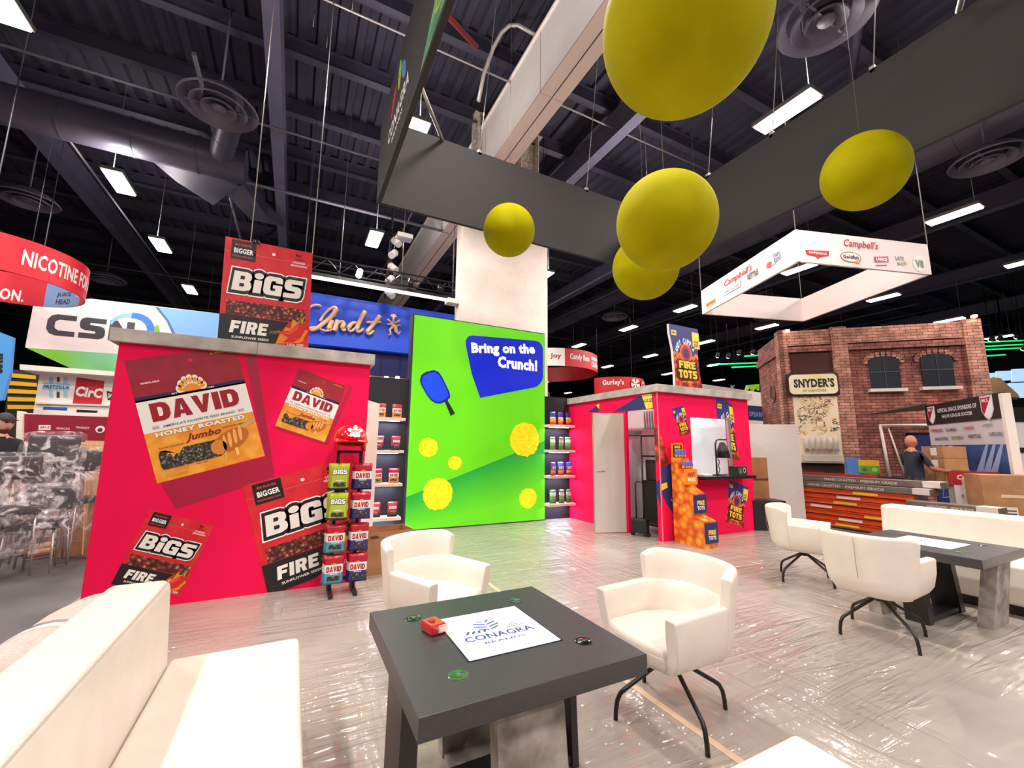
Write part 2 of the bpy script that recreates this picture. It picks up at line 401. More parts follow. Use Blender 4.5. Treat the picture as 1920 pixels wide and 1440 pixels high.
def art_david(a, L=0, low=None, word='HONEY ROASTED'):
    low = low or HONEY
    a.rect(0, .665, 1, 1, DKRED, L); a.rect(0, 0, 1, .4, low, L)
    a.rect(0, .655, 1, .695, '#1d2350', L+1); a.rect(0, .4, 1, .67, '#f6f0ec', L+1)
    a.ell(.5, .675, .125, .115, '#fff4e6', L+2, a0=0, a1=180)
    for k in range(7):
        t = radians(15+k*25); a.ell(.5+.115*cos(t), .68+.1*sin(t), .03, .034, '#fff4e6', L+3, 10)
        a.ell(.5+.103*cos(t), .68+.09*sin(t), .017, .026, '#f49a1e', L+4, 10, rot=t-pi/2)
    a.ell(.5, .675, .08, .062, '#f2901c', L+4, a0=0, a1=180)
    a.text('EST', .34, .676, .05, .013, '#ffffff', L+4, .02); a.text('1926', .67, .676, .06, .013, '#ffffff', L+4, .02)
    block(a, 'DAVID', .5, .555, .8, .15, '#9f1226', L+3, .09, 0, 0, '#f6f0ec')
    a.text("AMERICA'S FAVORITE SEED BRAND", .5, .432, .66, .02, '#3a3a44', L+3, .01)
    for k in range(3):
        a.rect(.08, .424+k*.008, .14, .427+k*.008, '#9f1226', L+3); a.rect(.86, .424+k*.008, .92, .427+k*.008, '#9f1226', L+3)
    a.text(word, .5, .372, .82, .036, '#5a2a10', L+2, .05, grow=.02); a.text(word, .5, .373, .82, .036, '#fff7e8', L+3, .05)
    a.text('Jumbo', .49, .295, .33, .075, '#8e1420', L+3, .03, .35)
    a.text('SALTED & ROASTED', .2, .262, .22, .012, '#7a3410', L+3, .02); a.text('SUNFLOWER SEEDS', .78, .32, .22, .012, '#7a3410', L+3, .02)
    a.rrect(.07, .09, .62, .235, .03, SEEDS, L+2)
    a.poly([(.07, .24), (.14, .24), (.15, .2), (.17, .21), (.19, .17), (.22, .2), (.24, .19), (.27, .215), (.3, .24)], low, L+3)
    a.poly([(.8, .29), (1, .36), (1, .315), (.84, .26)], '#d9a35a', L+3)
    a.ell(.72, .2, .19, .085, '#c76a1e', L+4, rot=.25); a.ell(.6, .165, .075, .062, '#e08a34', L+5)
    for k in range(4): a.ell(.66+k*.055, .19+k*.018, .018, .065, '#f4b55c', L+5, rot=-.1)
    a.poly([(.63, .12), (.66, .12), (.65, .05), (.63, .05)], '#f0b23c', L+5); a.poly([(.74, .13), (.77, .13), (.77, .07), (.74, .06)], '#f7cf72', L+5)
    a.text('NET WT', .42, .075, .1, .012, '#7a3410', L+3, .02); a.rect(.09, .035, .28, .055, '#e0a040', L+3)
    a.ell(.55, .93, .024, .018, '#e8104a', L+2); a.text('RESEALABLE', .16, .8, .16, .014, '#ffe0e0', L+2, .03)
    a.text('8g PROTEIN', .84, .955, .2, .02, '#f2a23a', L+2, .03)

def art_andy(a, L=0, flare=True):
    sh = [(.06, 0), (1, 0), (.93, .25), (.92, .6), (1, .88), (.98, 1), (0, 1), (0, .85), (.07, .6), (.08, .25)] if flare else [(0, 0), (1, 0), (1, 1), (0, 1)]
    navy = '#343a80'
    a.poly(sh, TOTS, L)
    a.poly([(.075, .5), (.14, .53), (.2, .46), (.27, .52), (.34, .45), (.45, .5), (.55, .44), (.64, .51), (.74, .45), (.83, .52), (.92, .48), (.92, .6), (1, .88), (.98, 1), (0, 1), (0, .85), (.07, .6)], '#ee7a30', L+1)
    a.poly([(.075, .56), (.14, .58), (.2, .52), (.27, .57), (.34, .51), (.45, .55), (.55, .5), (.64, .56), (.74, .52), (.83, .58), (.92, .55), (.92, .6), (1, .88), (.98, 1), (0, 1), (0, .85), (.07, .6)], navy, L+2)
    a.rect(.05, .83, .22, .91, '#f6d646', L+3); a.text('NEW', .135, .87, .12, .035, '#2a2a50', L+4, .03)
    a.rect(.76, .66, 1.0, .93, '#f6d646', L+3); a.text('VALUE', .88, .775, .16, .045, '#2a2a50', L+4, .04); a.text('SIZE', .88, .715, .15, .045, '#2a2a50', L+4, .04)
    a.arc("ANDY CAPP'S", .5, .5, .34, .26, 165, 30, .095, '#f4f0ee', L+3, .04)
    a.ell(.5, .565, .2, .15, '#f08050', L+3); a.ell(.5, .565, .165, .125, '#c22a20', L+4)
    a.ell(.5, .56, .1, .085, '#3a3a78', L+5)
    a.rrect(.16, .3, .86, .45, .04, '#4a1410', L+5); a.rrect(.14, .14, .88, .31, .04, '#4a1410', L+5)
    block(a, 'FIRE', .51, .375, .56, .12, '#f7cf3c', L+6, .1, 0, 0, '#4a1410'); block(a, 'TOTS', .51, .225, .62, .13, '#f7cf3c', L+6, .1, 0, 0, '#4a1410')
    a.text('HOT CHEESE', .5, .1, .36, .024, '#f7cf3c', L+2, .03)
def plane_art(fn, corners, plane, name, parent, clip=None, label=None, base=.0015, **k):
    """corners: BL, BR, TL as wall coordinates (u, v); plane: (O, U, V) unit vectors"""
    a = Art()
    if clip: a.clip = clip
    a.frame(*corners); fn(a, **k)
    return a.build(name, *plane, parent=parent, label=label, base=base)

# ================================================================== THE SETTING
def floor_mat():
    m = noisy('booth_floor_film', '#a0988f', '#aea59c', 1.1, .42, lo=.3, hi=.7); nt = m.node_tree; N = nt.nodes; L = nt.links; b = N['Principled BSDF']
    tc = N['Texture Coordinate']
    def nz(scale, stretch, rot=0, det=3, dist=0.0):
        mp = N.new('ShaderNodeMapping'); mp.inputs['Scale'].default_value = stretch; mp.inputs['Rotation'].default_value = (0, 0, rot)
        n = N.new('ShaderNodeTexNoise'); n.inputs['Scale'].default_value = scale; n.inputs['Detail'].default_value = det; n.inputs['Distortion'].default_value = dist
        L.new(tc.outputs['Object'], mp.inputs[0]); L.new(mp.outputs[0], n.inputs['Vector']); return n.outputs['Fac']
    def ridge(s, k=14):       # thin sharp folds of the film
        a = N.new('ShaderNodeMath'); a.operation = 'SUBTRACT'; a.inputs[1].default_value = .5; L.new(s, a.inputs[0])
        c = N.new('ShaderNodeMath'); c.operation = 'ABSOLUTE'; L.new(a.outputs[0], c.inputs[0])
        d = N.new('ShaderNodeMath'); d.operation = 'MULTIPLY_ADD'; d.inputs[1].default_value = -k; d.inputs[2].default_value = 1; L.new(c.outputs[0], d.inputs[0])
        e = N.new('ShaderNodeMath'); e.operation = 'MAXIMUM'; e.inputs[1].default_value = 0; L.new(d.outputs[0], e.inputs[0]); return e.outputs[0]
    def mul(x, y):
        a = N.new('ShaderNodeMath'); a.operation = 'MULTIPLY'; L.new(x, a.inputs[0]); L.new(y, a.inputs[1]); return a.outputs[0]
    def mask(s, lo, hi):
        r = N.new('ShaderNodeMapRange'); r.inputs['From Min'].default_value = lo; r.inputs['From Max'].default_value = hi; L.new(s, r.inputs['Value']); return r.outputs[0]
    def add(x, y, k=1.0):
        a = N.new('ShaderNodeMath'); a.operation = 'MULTIPLY_ADD'; a.inputs[1].default_value = k; L.new(y, a.inputs[0]); L.new(x, a.inputs[2]); return a.outputs[0]
    h = mul(ridge(nz(.9, (1, 9, 1), .45, 2, .5), 9), mask(nz(.6, (1, 1, 1), 0, 1), .42, .6))
    h = add(h, mul(ridge(nz(1.1, (7, 1, 1), .15, 2, .4), 9), mask(nz(.5, (1, 1, 1), 1, 1), .45, .62)), .8)
    h = add(h, mul(ridge(nz(1.5, (1, 6, 1), -.6, 3, .9), 9), mask(nz(.7, (1, 1, 1), 2, 1), .5, .62)), .9)
    h = add(h, mul(ridge(nz(7, (1, 1.8, 1), 1.0, 3, 1.2), 5), mask(nz(.8, (1, 1, 1), 3, 1), .55, .66)), .8)
    h = add(h, nz(2.2, (1, 2, 1), .3, 2), 2.0)
    bp = N.new('ShaderNodeBump'); bp.inputs['Strength'].default_value = .9; bp.inputs['Distance'].default_value = .012
    L.new(h, bp.inputs['Height']); L.new(bp.outputs[0], b.inputs['Coat Normal'])
    b2 = N.new('ShaderNodeBump'); b2.inputs['Strength'].default_value = .3; b2.inputs['Distance'].default_value = .01
    L.new(h, b2.inputs['Height']); L.new(b2.outputs[0], b.inputs['Normal'])
    b.inputs['Coat Weight'].default_value = .9; b.inputs['Coat Roughness'].default_value = .1; b.inputs['Coat IOR'].default_value = 1.5
    return m
FILM = floor_mat()
HALL_FLOOR = noisy('hall_floor_concrete', '#4d4a49', '#625e5c', 1.5, .55, bump=.1, bscale=30)
o = one('floor', HALL_FLOOR, None, box, -25, 46, -10, 46, -.12, -.02); struct(o)
o = one('floor', FILM, None, box, -1.75, 8.35, -4, 8.4, -.019, 0.0); struct(o)
o = one('trim_1', flat('#d9bda0'), None, box, 2.03, 2.075, -3, 5.2, 0.0005, .0025); struct(o)
HALL_WALL = noisy('hall_wall_dark', '#24242c', '#30303a', .4, .8)
for n, a in (('wall_back', (-25, 46, 45.8, 46, -.1, 11.6)), ('wall_right', (45.8, 46, -10, 46, -.1, 11.6)), ('wall_left', (-25, -24.8, -10, 46, -.1, 11.6)), ('wall_front', (-25, 46, -10, -9.8, -.1, 11.6))):
    struct(one(n, HALL_WALL, None, box, *a))
# corrugated roof deck
bm = B(); zc = 10.7; prof = []; x = -25
while x < 46:
    prof += [(x, zc), (x+.16, zc), (x+.2, zc+.09), (x+.36, zc+.09)]; x += .4
for y0, y1 in ((-10, 46),):
    r0 = [bm.verts.new((p[0], y0, p[1])) for p in prof]; r1 = [bm.verts.new((p[0], y1, p[1])) for p in prof]
    for i in range(len(prof)-1): bm.faces.new((r0[i], r0[i+1], r1[i+1], r1[i]))
ceil = obj('ceiling', bm, DARK_CEIL); struct(ceil)
def ibeam(bm, a, b, w, h, t=.02):
    """I-section from a to b (axis aligned), a/b at the bottom flange"""
    ax = 0 if abs(b[0]-a[0]) > abs(b[1]-a[1]) else 1
    def bb(u0, u1, z0, z1):
        if ax == 0: box(bm, a[0], b[0], a[1]+u0, a[1]+u1, a[2]+z0, a[2]+z1)
        else: box(bm, a[0]+u0, a[0]+u1, a[1], b[1], a[2]+z0, a[2]+z1)
    bb(-w/2, w/2, 0, t); bb(-w/2, w/2, h-t, h); bb(-t/2, t/2, t, h-t)
y = -8.2
while y < 44:
    one('purlin', DARK_STEEL, ceil, ibeam, (-25, y, 10.3), (46, y, 10.3), .2, .4); y += 2.0
for x in (-12.7, -6.8, -1.0, 7.0, 12.8, 20.5, 28.3, 36):
    one('girder', noisy('girder_steel', '#56546a', '#646178', .8, .6), ceil, ibeam, (x, -10, 9.6), (x, 46, 9.6), .3, .7, .03)
PIPE = mat('conduit', '#6b6872', .4, .3)
rp = random.Random(3)
for i in range(26):
    z = rp.uniform(8.4, 9.5); r = rp.choice((.02, .03, .05))
    if i % 2: p = (rp.uniform(-20, 4), rp.uniform(9, 40), z); q = (p[0]+rp.uniform(10, 26), p[1], z)
    else: p = (rp.uniform(-16, 34), rp.uniform(6, 12), z); q = (p[0], p[1]+rp.uniform(12, 28), z)
    one('conduit', PIPE, ceil, tube, [p, q], r, 6)
for px0, py0, px1, py1 in ((1390, 300, 1500, 60), (1240, 260, 1180, 300)):
    pass
one('fire_pipe', mat('red_pipe', '#7e1f26', .45), ceil, tube, [(-2, 4.2, 8.6), (2.4, 6.2, 8.6)], .05, 8)
one('cross_brace', DARK_STEEL, ceil, tube, [(7.2, 2.2, 9.5), (11.5, 4.6, 9.5)], .08, 6)

p = FZ(640, 13, 10.0); one('conduit', mat('conduit_bright', '#b9b2b0', .35, .3), ceil, tube, [(-20, p.y, 10.0), (12, p.y, 10.0)], .022, 6)
q = [EYE+ray(*k)*d for k, d in (((897, 190), 9.6), ((907, 140), 9.5), ((925, 90), 9.3), ((940, 62), 9.2), ((955, 48), 9.15), ((972, 47), 9.1), ((1012, 70), 9.0))]
one('bent_conduit', mat('conduit_bright', '#b9b2b0', .35, .3), ceil, tube, q, .045, 8)
for (a_, b_) in (((587, 50), (582, 440)), ((612, 90), (588, 440)), ((660, 20), (640, 300))):
    P = FZ(*a_, 10.2); Q = EYE+ray(*b_)*((P-EYE).length*1.0)
    one('cable', mat('conduit_bright', '#b9b2b0', .35, .3), ceil, tube, [P, Vector((P.x, P.y, 10.6))], .01, 5)
horn = thing('red_alarm', 'small red alarm fixture on the steel girder at the top edge', 'alarm', tuple(EYE+ray(520, 18)*9.5))
RA = mat('alarm_red', '#b3121a', .4)
one('body', RA, horn, box, -.22, .1, -.1, .1, -.05, .14, .02)
one('bell', RA, horn, tube, [(-.02, 0, -.05), (-.02, 0, -.2)], [.06, .11], 12); one('horn', RA, horn, tube, [(.1, 0, .02), (.3, 0, .0)], [.05, .1], 12)
one('bracket', RA, horn, tube, [(-.1, 0, .1), (-.1, 0, 10.7-horn.location.z)], .02, 6)
# ducts
def duct(path, r, label, nm='air_duct', seam=True):
    bm = B(); tube(bm, path, r, 20)
    pts = [Vector(p) for p in path]
    for a, b in zip(pts, pts[1:]):
        L_ = (b-a).length; d = (b-a).normalized(); k = .6
        while k < L_-.1:
            tube(bm, [a+d*(k-.02), a+d*(k+.02)], r*1.03, 20); k += 1.2
    return tag(obj(nm, bm, DUCT_M, smooth=40, world=True), label, 'duct')
duct([(-20, 11.9, 8.5), (-1.6, 11.9, 8.5)], .42, 'long round grey air duct running under the roof at upper left')
duct([(-1.79, 9.25, 8.15), (-1.78, 9.35, 8.42), (-1.72, 9.7, 8.58), (-1.8, 10.4, 8.6), (-2.1, 11.6, 8.5)], .25, 'bent branch duct leading up to the round vent at upper left', 'branch_duct')
duct([(14, -8, 9.2), (14, 30, 9.2)], .45, 'long dark round duct running away above the white hanging square sign')
bm = B()
q = [FZ(265, 285, 8.9), FZ(350, 300, 8.9), FZ(445, 350, 8.9), FZ(400, 385, 8.9), FZ(330, 340, 8.9)]
prism(bm, q, (0, 0, .5)); tag(obj('square_duct', bm, DUCT_M, world=True), 'flat angular duct elbow hanging below the long round duct', 'duct')
bm = B(); q = [FZ(420, 360, 9.3), FZ(455, 345, 9.3), FZ(500, 405, 9.3), FZ(532, 425, 9.3), FZ(470, 412, 9.3)]
prism(bm, q, (0, 0, .45)); tag(obj('square_duct', bm, DUCT_M, world=True), 'sloping duct end reaching to the long steel girder', 'duct')
# round ceiling diffusers
def diffuser(c, d, label):
    t = thing('ceiling_diffuser', label, 'air vent', c)
    mt = mat('diffuser_paint', '#6f6b7c', .5, .0)
    for i, (f0, f1) in enumerate(((1, .78), (.72, .5), (.44, .24))):
        bm = B(); r0 = d/2*f0; r1 = d/2*f1; n = 32; zz = (.02, -.01, -.03)[i]
        P = [(r0, zz+.0), (r0*.97, zz-.03), (r1, zz+.12), (r1*1.03, zz+.14)]
        rings = [[bm.verts.new((r*cos(2*pi*k/n), r*sin(2*pi*k/n), z)) for k in range(n)] for r, z in P]
        for a in range(4):
            for k in range(n): bm.faces.new((rings[a][k], rings[a][(k+1) % n], rings[(a+1) % 4][(k+1) % n], rings[(a+1) % 4][k]))
        obj('cone_ring', bm, mt, t, smooth=50)
    one('centre_disc', mt, t, lathe, [(.02, -.04), (d*.09, -.03), (d*.1, 0), (.02, .03)])
    one('duct_neck', DUCT_M, t, tube, [(0, 0, .06), (0, 0, .3)], d*.2, 20)
    one('drop_rod', mt, t, tube, [(0, 0, .3), (0, 0, 2.3)], .02, 6)
    one('support_bar', mt, t, box, -d*.4, d*.4, -.015, .015, .0, .03)
diffuser((-1.79, 9.2, 8), 1.35, 'large round ceiling vent above the red sunflower seed wall, nearest at upper left')
diffuser((-6.93, 15.5, 8), 1.3, 'round ceiling vent at the far left above the curved red sign')
diffuser((6.75, 2.78, 8), 1.3, 'round ceiling vent just above the top of the black banner frame')
diffuser((13.45, 2.85, 8), 1.3, 'round ceiling vent at the right edge beside the tube lamp')
diffuser((13.9, 15.9, 8), 1.3, 'small round ceiling vent to the right of the white column')
diffuser((-7.2, 21.9, 8), 1.3, 'small round ceiling vent behind the curved red sign')
diffuser((20.5, 12.2, 8), 1.3, 'far round ceiling vent above the brick building')

# ceiling lamps on a grid
LX = [-9.9, -4.08, 1.67, 7.46, 14.67, 20.4, 26.6, 32.8]
LY = [-7.6, -3.8, 0.1, 3.83, 7.6, 12.28, 15.8, 20.0, 24.3, 28.4, 32.6, 38.4]
ROW = ['leftmost', 'second', 'third', 'fourth', 'fifth', 'sixth', 'seventh', 'eighth']
ORD = ['', '', '', 'first', 'second', 'third', 'fourth', 'fifth', 'sixth', 'seventh', 'eighth', 'ninth']
diff_m = glow('#fff3e6', 14); house_m = mat('lamp_housing', '#8d8a8a', .5)
for i, x in enumerate(LX):
    for j, y in enumerate(LY):
        near = j <= 6 and i <= 5
        if j < 3 and not (i in (1, 2, 3, 4) ):
            continue
        if x == 1.67 and y > 13: continue
        lb = 'bright rectangular high-bay ceiling lamp, %s along, in the %s row from the left' % (ORD[j] or 'overhead', ROW[i]) if j >= 3 else 'bright ceiling lamp %s the viewpoint, in the %s row from the left' % (['far behind', 'behind', 'straight above'][j], ROW[i])
        t = thing('ceiling_lamp', lb, 'lamp', (x, y, 7.5), 0, 'high-bay lamps in rows under the roof')
        one('housing', house_m, t, box, -.2, .2, -.52, .52, .03, .11, .01)
        one('diffuser', diff_m, t, box, -.17, .17, -.49, .49, 0, .03)
        one('hanger_rod', house_m, t, tube, [(0, -.4, .1), (0, -.4, 2.8)], .008, 5)
        if near and i in (1, 2, 3) and j >= 2:
            ld = bpy.data.lights.new('lamp_uplight', 'AREA'); ld.shape = 'RECTANGLE'; ld.size = .34; ld.size_y = .98
            ld.energy = LAMP_W*.3; ld.color = LAMP_COL
            lo = bpy.data.objects.new('lamp_uplight', ld); COL.objects.link(lo); lo.parent = t; lo.location = (0, 0, .13); lo.rotation_euler = (pi, 0, 0)
        if near:
            ld = bpy.data.lights.new('lamp_light', 'AREA'); ld.shape = 'RECTANGLE'; ld.size = .34; ld.size_y = .98
            ld.energy = LAMP_W; ld.color = LAMP_COL
            lo = bpy.data.objects.new('lamp_light', ld); COL.objects.link(lo); lo.parent = t; lo.location = (0, 0, -.01)

# ================================================================== column and white box girder
colm = thing('support_column', 'tall pale concrete support column behind the green lightbox', 'column', (4.665, 9.7, 0))
one('shaft', COLUMN_M, colm, box, 3.39, 5.94, 9.5, 9.88, 0, 8.5, .03, world=True)
for x0 in (3.72, 4.1, 5.0, 5.55):
    one('steel_flange', noisy('flange_plaster', '#b9ada0', '#e8ded2', 9, .8, lo=.4), colm, ibeam, (x0+.12, 9.55, 8.5), (x0+.12, 9.75, 8.5), .28, 2.0, .03, world=True)
one('steel_web', noisy('flange_plaster2', '#a79b90', '#ded3c6', 12, .8, lo=.4), colm, box, 3.72, 5.7, 9.76, 9.86, 8.5, 10.5, world=True)
one('junction_box', flat('#e8dfd4'), colm, box, 3.1, 3.39, 9.55, 9.8, 5.0, 5.12, .01, world=True)
bg = thing('box_girder', 'white box girder running overhead beside the column', 'beam', (4.2, 10, 8.6))
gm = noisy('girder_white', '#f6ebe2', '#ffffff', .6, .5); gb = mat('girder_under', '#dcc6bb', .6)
one('side_panel', gm, bg, box, 3.91, 3.96, -3, 34, 8.62, 10.05, world=True)
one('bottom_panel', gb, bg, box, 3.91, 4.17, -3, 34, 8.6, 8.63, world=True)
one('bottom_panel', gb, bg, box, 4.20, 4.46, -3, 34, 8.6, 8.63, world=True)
one('side_panel', gm, bg, box, 4.41, 4.46, -3, 34, 8.63, 10.05, world=True)
one('top_lip', gm, bg, box, 3.87, 4.5, -3, 34, 10.05, 10.1, world=True)
for y in (1.0, 3.5, 6.5, 9.3, 13): one('joint_strip', flat('#b7a398'), bg, box, 3.905, 4.465, y, y+.015, 8.598, 10.05, world=True)

# ================================================================== black hanging banner frame
bn = thing('hanging_banner', 'huge black fabric banner frame hanging in a square over the booth', 'hanging sign', (3.56, 3.2, 5))
BF = mat('banner_fabric', '#3f3d3e', .8, spec=.2)
Z0, Z1 = 5.0, 6.33
one('far_panel', BF, bn, box, .815, 6.3, 5.94, 6.0, Z0, Z1+.02, world=True)
one('left_panel', BF, bn, box, .815, .875, .45, 5.94, Z0, Z1, world=True)
one('right_panel', BF, bn, box, 6.24, 6.3, .45, 5.94, Z0, Z1+.02, world=True)
one('near_panel', BF, bn, box, .875, 6.24, .45, .51, Z0, Z1, world=True)
for a, b in (((1.0, 4.75, 6.2), (1.75, 5.94, 6.33)), ((5.6, 5.9, 6.3), (6.2, 5.3, 6.3)), ((6.26, 1.35, 6.38), (5.3, .9, 6.38))):
    one('corner_strut', ALU, bn, tube, [a, b], .03, 8, world=True)
for x, y in ((6.27, 3.45), (6.27, 2.15), (6.27, 4.6), (2.4, 5.97), (4.6, 5.97), (.84, 3.5), (.84, 1.6)):
    one('hanging_cable', ALU, bn, tube, [(x, y, 6.3), (x+.2, y-.4, 10.4)], .007, 5, world=True)
    one('cable_clamp', ALU, bn, box, x-.03, x+.03, y-.03, y+.03, 6.3, 6.4, .005, world=True)
# prints on the outer face of the left panel: v = y reversed so that the face points to -x
a = Art(); Ov = Vector((.815, 5.94, Z0)); U = Vector((0, -1, 0)); V = Vector((0, 0, 1))
a.text('CONAGRA', 1.25, .5, 1.15, .2, '#f2f2f2', 1, .03); a.text('BRANDS', 1.25, .3, .6, .07, '#f2f2f2', 1, .02)
for k, (c, dx, dy, ro) in enumerate((('#d23a3a', -.3, 0, .9), ('#b5cf3a', .02, .12, pi/2), ('#4f9ad0', .25, 0, -.9))):
    a.ell(1.25+dx, .85+dy, .2, .085, c, 1, rot=ro)
    for q_ in range(3): a.rect(1.15+dx+q_*.07, .83+dy, 1.17+dx+q_*.07, .86+dy, '#353334', 2)
a.build('brand_logo', Ov, U, V, bn)
a = Art(); grn = noisy('print_green_leaf', '#2f7a4c', '#7fb88c', 3, .6)
a.poly([(2.35, .04), (2.75, .35), (3.1, .95), (3.2, 1.2), (3.6, 1.3), (5.4, 1.3), (5.4, .05)], grn, 1)
a.poly([(3.2, .5), (3.6, .55), (3.8, .8), (3.5, .85)], '#c9c04a', 2); a.poly([(3.9, .6), (4.5, .5), (4.9, .8), (4.2, .95)], '#b7a83a', 2)
a.text('GARDEIN', 3.6, .25, 1.6, .2, '#a9c24a', 3, .03)
a.build('leaf_graphic', Ov, U, V, bn)

# lime spheres hung inside the frame
def sph_m():
    m = noisy('lime_paint', '#a09800', '#aca400', 3, .75, bump=.05, bscale=60, spec=.08); return m
SM = sph_m()
for (c, lb) in (((2.74, 5.51, 4.84), 'smallest-looking lime green sphere, hanging in front of the far black panel'), ((2.62, 2.34, 3.37), 'large lime green sphere hanging in the middle, overlapping another'),
                ((3.73, 3.68, 3.73), 'lime green sphere half hidden behind the larger middle one'), ((5.35, 2.02, 4.53), 'lime green sphere hanging in front of the right black panel'),
                ((1.59, 1.25, 3.60), 'nearest lime green sphere, cut off by the top of the frame')):
    t = thing('hanging_sphere', lb, 'decoration', c, 0, 'lime spheres hanging over the booth')
    bm = B(); bmesh.ops.create_uvsphere(bm, u_segments=64, v_segments=40, radius=.4)
    obj('ball', bm, SM, t, smooth=180)
    one('wire', mat('thin_wire', '#8a8787', .4, .6), t, tube, [(0, 0, .39), (0, 0, 10.4-c[2])], .003, 5)

# ================================================================== LEFT CRIMSON WALL
w1 = thing('seed_wall', 'crimson display wall with printed sunflower seed bags and stone top trim', 'display wall', (-.4, 5.4, 0))
Y1 = 5.234
one('wall_panel', CRIMSON, w1, box, -1.555, .757, Y1, 5.7, 0, 2.46, world=True)
one('stone_trim', STONE_TRIM, w1, box, -1.62, -.42, Y1-.05, 5.74, 2.46, 2.59, .004, world=True)
one('stone_trim', STONE_TRIM, w1, box, -.417, .80, Y1-.05, 5.74, 2.46, 2.59, .004, world=True)
def wall_uv(px, py, y=Y1): p = FY(px, py, y); return (p.x, p.z)
P1 = (Vector((0, Y1, 0)), Vector((1, 0, 0)), Vector((0, 0, 1)))
C1 = [(-1.55, .004), (.75, .004), (.75, 2.455), (-1.55, 2.455)]
def shade_print(a, q, d):   # the printed drop shadow of a pictured bag
    pass
def fr(bl, br, tl): return (wall_uv(*bl), wall_uv(*br), wall_uv(*tl))
a = Art(); a.clip = C1
sh = '#b00a3c'
for q in ([(300, 905), (497, 857), (515, 895), (330, 955)],): a.poly([wall_uv(*p) for p in q], sh, 0)
a.poly([wall_uv(*p) for p in [(456, 655), (480, 665), (515, 893), (497, 857)]], '#a80c3e', 0)
a.poly([wall_uv(*p) for p in [(656, 720), (662, 726), (614, 836), (609, 829)]], sh, 0)
a.poly([wall_uv(*p) for p in [(609, 829), (614, 836), (520, 806), (516, 798)]], sh, 0)
a.build('printed_shadow', *P1, parent=w1, base=.0006)
plane_art(art_david, fr((294.6, 906.7), (496.7, 854.6), (233, 677)), P1, 'bag_print', w1, C1, 'large tilted print of a honey roasted seed bag')
plane_art(art_david, fr((516, 798), (609, 829), (561, 690)), P1, 'bag_print', w1, C1, 'small print of a honey roasted seed bag at upper right')
plane_art(art_bigs, fr((208.3, 1095), (338, 1119.5), (281.7, 955)), P1, 'bag_print', w1, C1, 'small leaning print of a red seed bag at lower left')
bl = Vector(wall_uv(503, 1118)); tl = Vector(wall_uv(456, 911)); tr = Vector(wall_uv(614, 868))
uu = (tr-tl).normalized()*(tl-bl).length*.86
plane_art(art_bigs, (tuple(bl), tuple(bl+uu), tuple(tl)), P1, 'bag_print', w1, C1, 'large print of a red seed bag cut off by the wall edge and floor')

# cut-out bag on top of the wall
def cutout(name, label, px, y, fn, z0, outline=None, back='#e9e4df'):
    bl, br, tl = [FY(*p, y) for p in px]
    bl.z = z0; br.z = z0
    bl2 = (bl.x, bl.z); br2 = (br.x, br.z); tl2 = (bl.x+(tl.x-bl.x), tl.z)
    t = thing(name, label, 'sign', ((bl.x+br.x)/2, y, z0))
    sh = outline or [(0, 0), (1, 0), (1, 1), (0, 1)]
    bm = B(); U = Vector((br.x-bl.x, 0, 0)); V = Vector((tl.x-bl.x, 0, tl.z-z0)); O = Vector((bl.x, y, z0))
    prism(bm, [O+U*a_+V*b_ for a_, b_ in sh], (0, .05, 0))
    obj('board', bm, flat(back), t, world=True)
    a = Art(); a.frame((0, 0), (U.x, 0), (V.x, V.z)); fn(a); a.build('bag_print', O, Vector((1, 0, 0)), Vector((0, 0, 1)), parent=t)
    return t
t = cutout('bag_cutout', 'big red cut-out of a seed bag standing on top of the left crimson wall', [(408, 636), (578, 653), (423, 443)], 5.4, art_bigs, 2.59)
for dx in (.08, .12): one('clip', BLACK_METAL, t, box, -.3+dx, -.27+dx, -.02, .04, 1.19, 1.23)
one('hanging_wire', ALU, t, tube, [(-.24, .02, 1.2), (-.3, .1, 7)], .006, 5)
one('hanging_wire', ALU, t, tube, [(.4, .02, 1.15), (.4, .1, 7)], .006, 5)

# white panel behind the wall and shelf units -------------------------------
o = one('partition_panel', flat('#efe8dc'), None, prism, [FY(688, 750, 7.4), FY(712, 757, 7.4), (FY(698, 994, 7.4).x, 7.4, 0), (FY(676, 994, 7.4).x, 7.4, 0)], (0, .06, 0), world=True)
tag(o, 'plain white panel standing behind the right end of the crimson seed wall', 'panel')

NAVY_BACK = mat('navy_back_panel', '#1d1c26', .55)
SHELF_M = mat('shelf_board', '#e9dccd', .5)
def bag_mesh(w, h, d, seed=0):
    """pillow pouch: front (-y) and back bulge, flat crimped top and bottom; u across, v up"""
    nu, nv = 8, 10; bm = B(); rr = random.Random(seed); G = {}
    def prof(u, v): return (max(0.0, sin(pi*min(max((v-.02)/.9, 0), 1)))**.6)*(max(0.0, 1-(2*u-1)**4))
    for s in (0, 1):
        for i in range(nu+1):
            for j in range(nv+1):
                u = i/nu; v = j/nv; edge = i in (0, nu) or j in (0, nv)
                if edge and s: G[(s, i, j)] = G[(0, i, j)]; continue
                th = d/2*prof(u, v)*(1 + .12*sin(7*u+seed)*sin(9*v+seed*2))
                x = (u-.5)*w*(1-.06*sin(pi*v)); lift = 0
                G[(s, i, j)] = bm.verts.new((x, (-th if s == 0 else th), v*h))
    for s in (0, 1):
        for i in range(nu):
            for j in range(nv):
                q = (G[(s, i, j)], G[(s, i+1, j)], G[(s, i+1, j+1)], G[(s, i, j+1)])
                f = bm.faces.new(q if s == 0 else q[::-1]); f.material_index = j; f.smooth = True
    return bm, nv
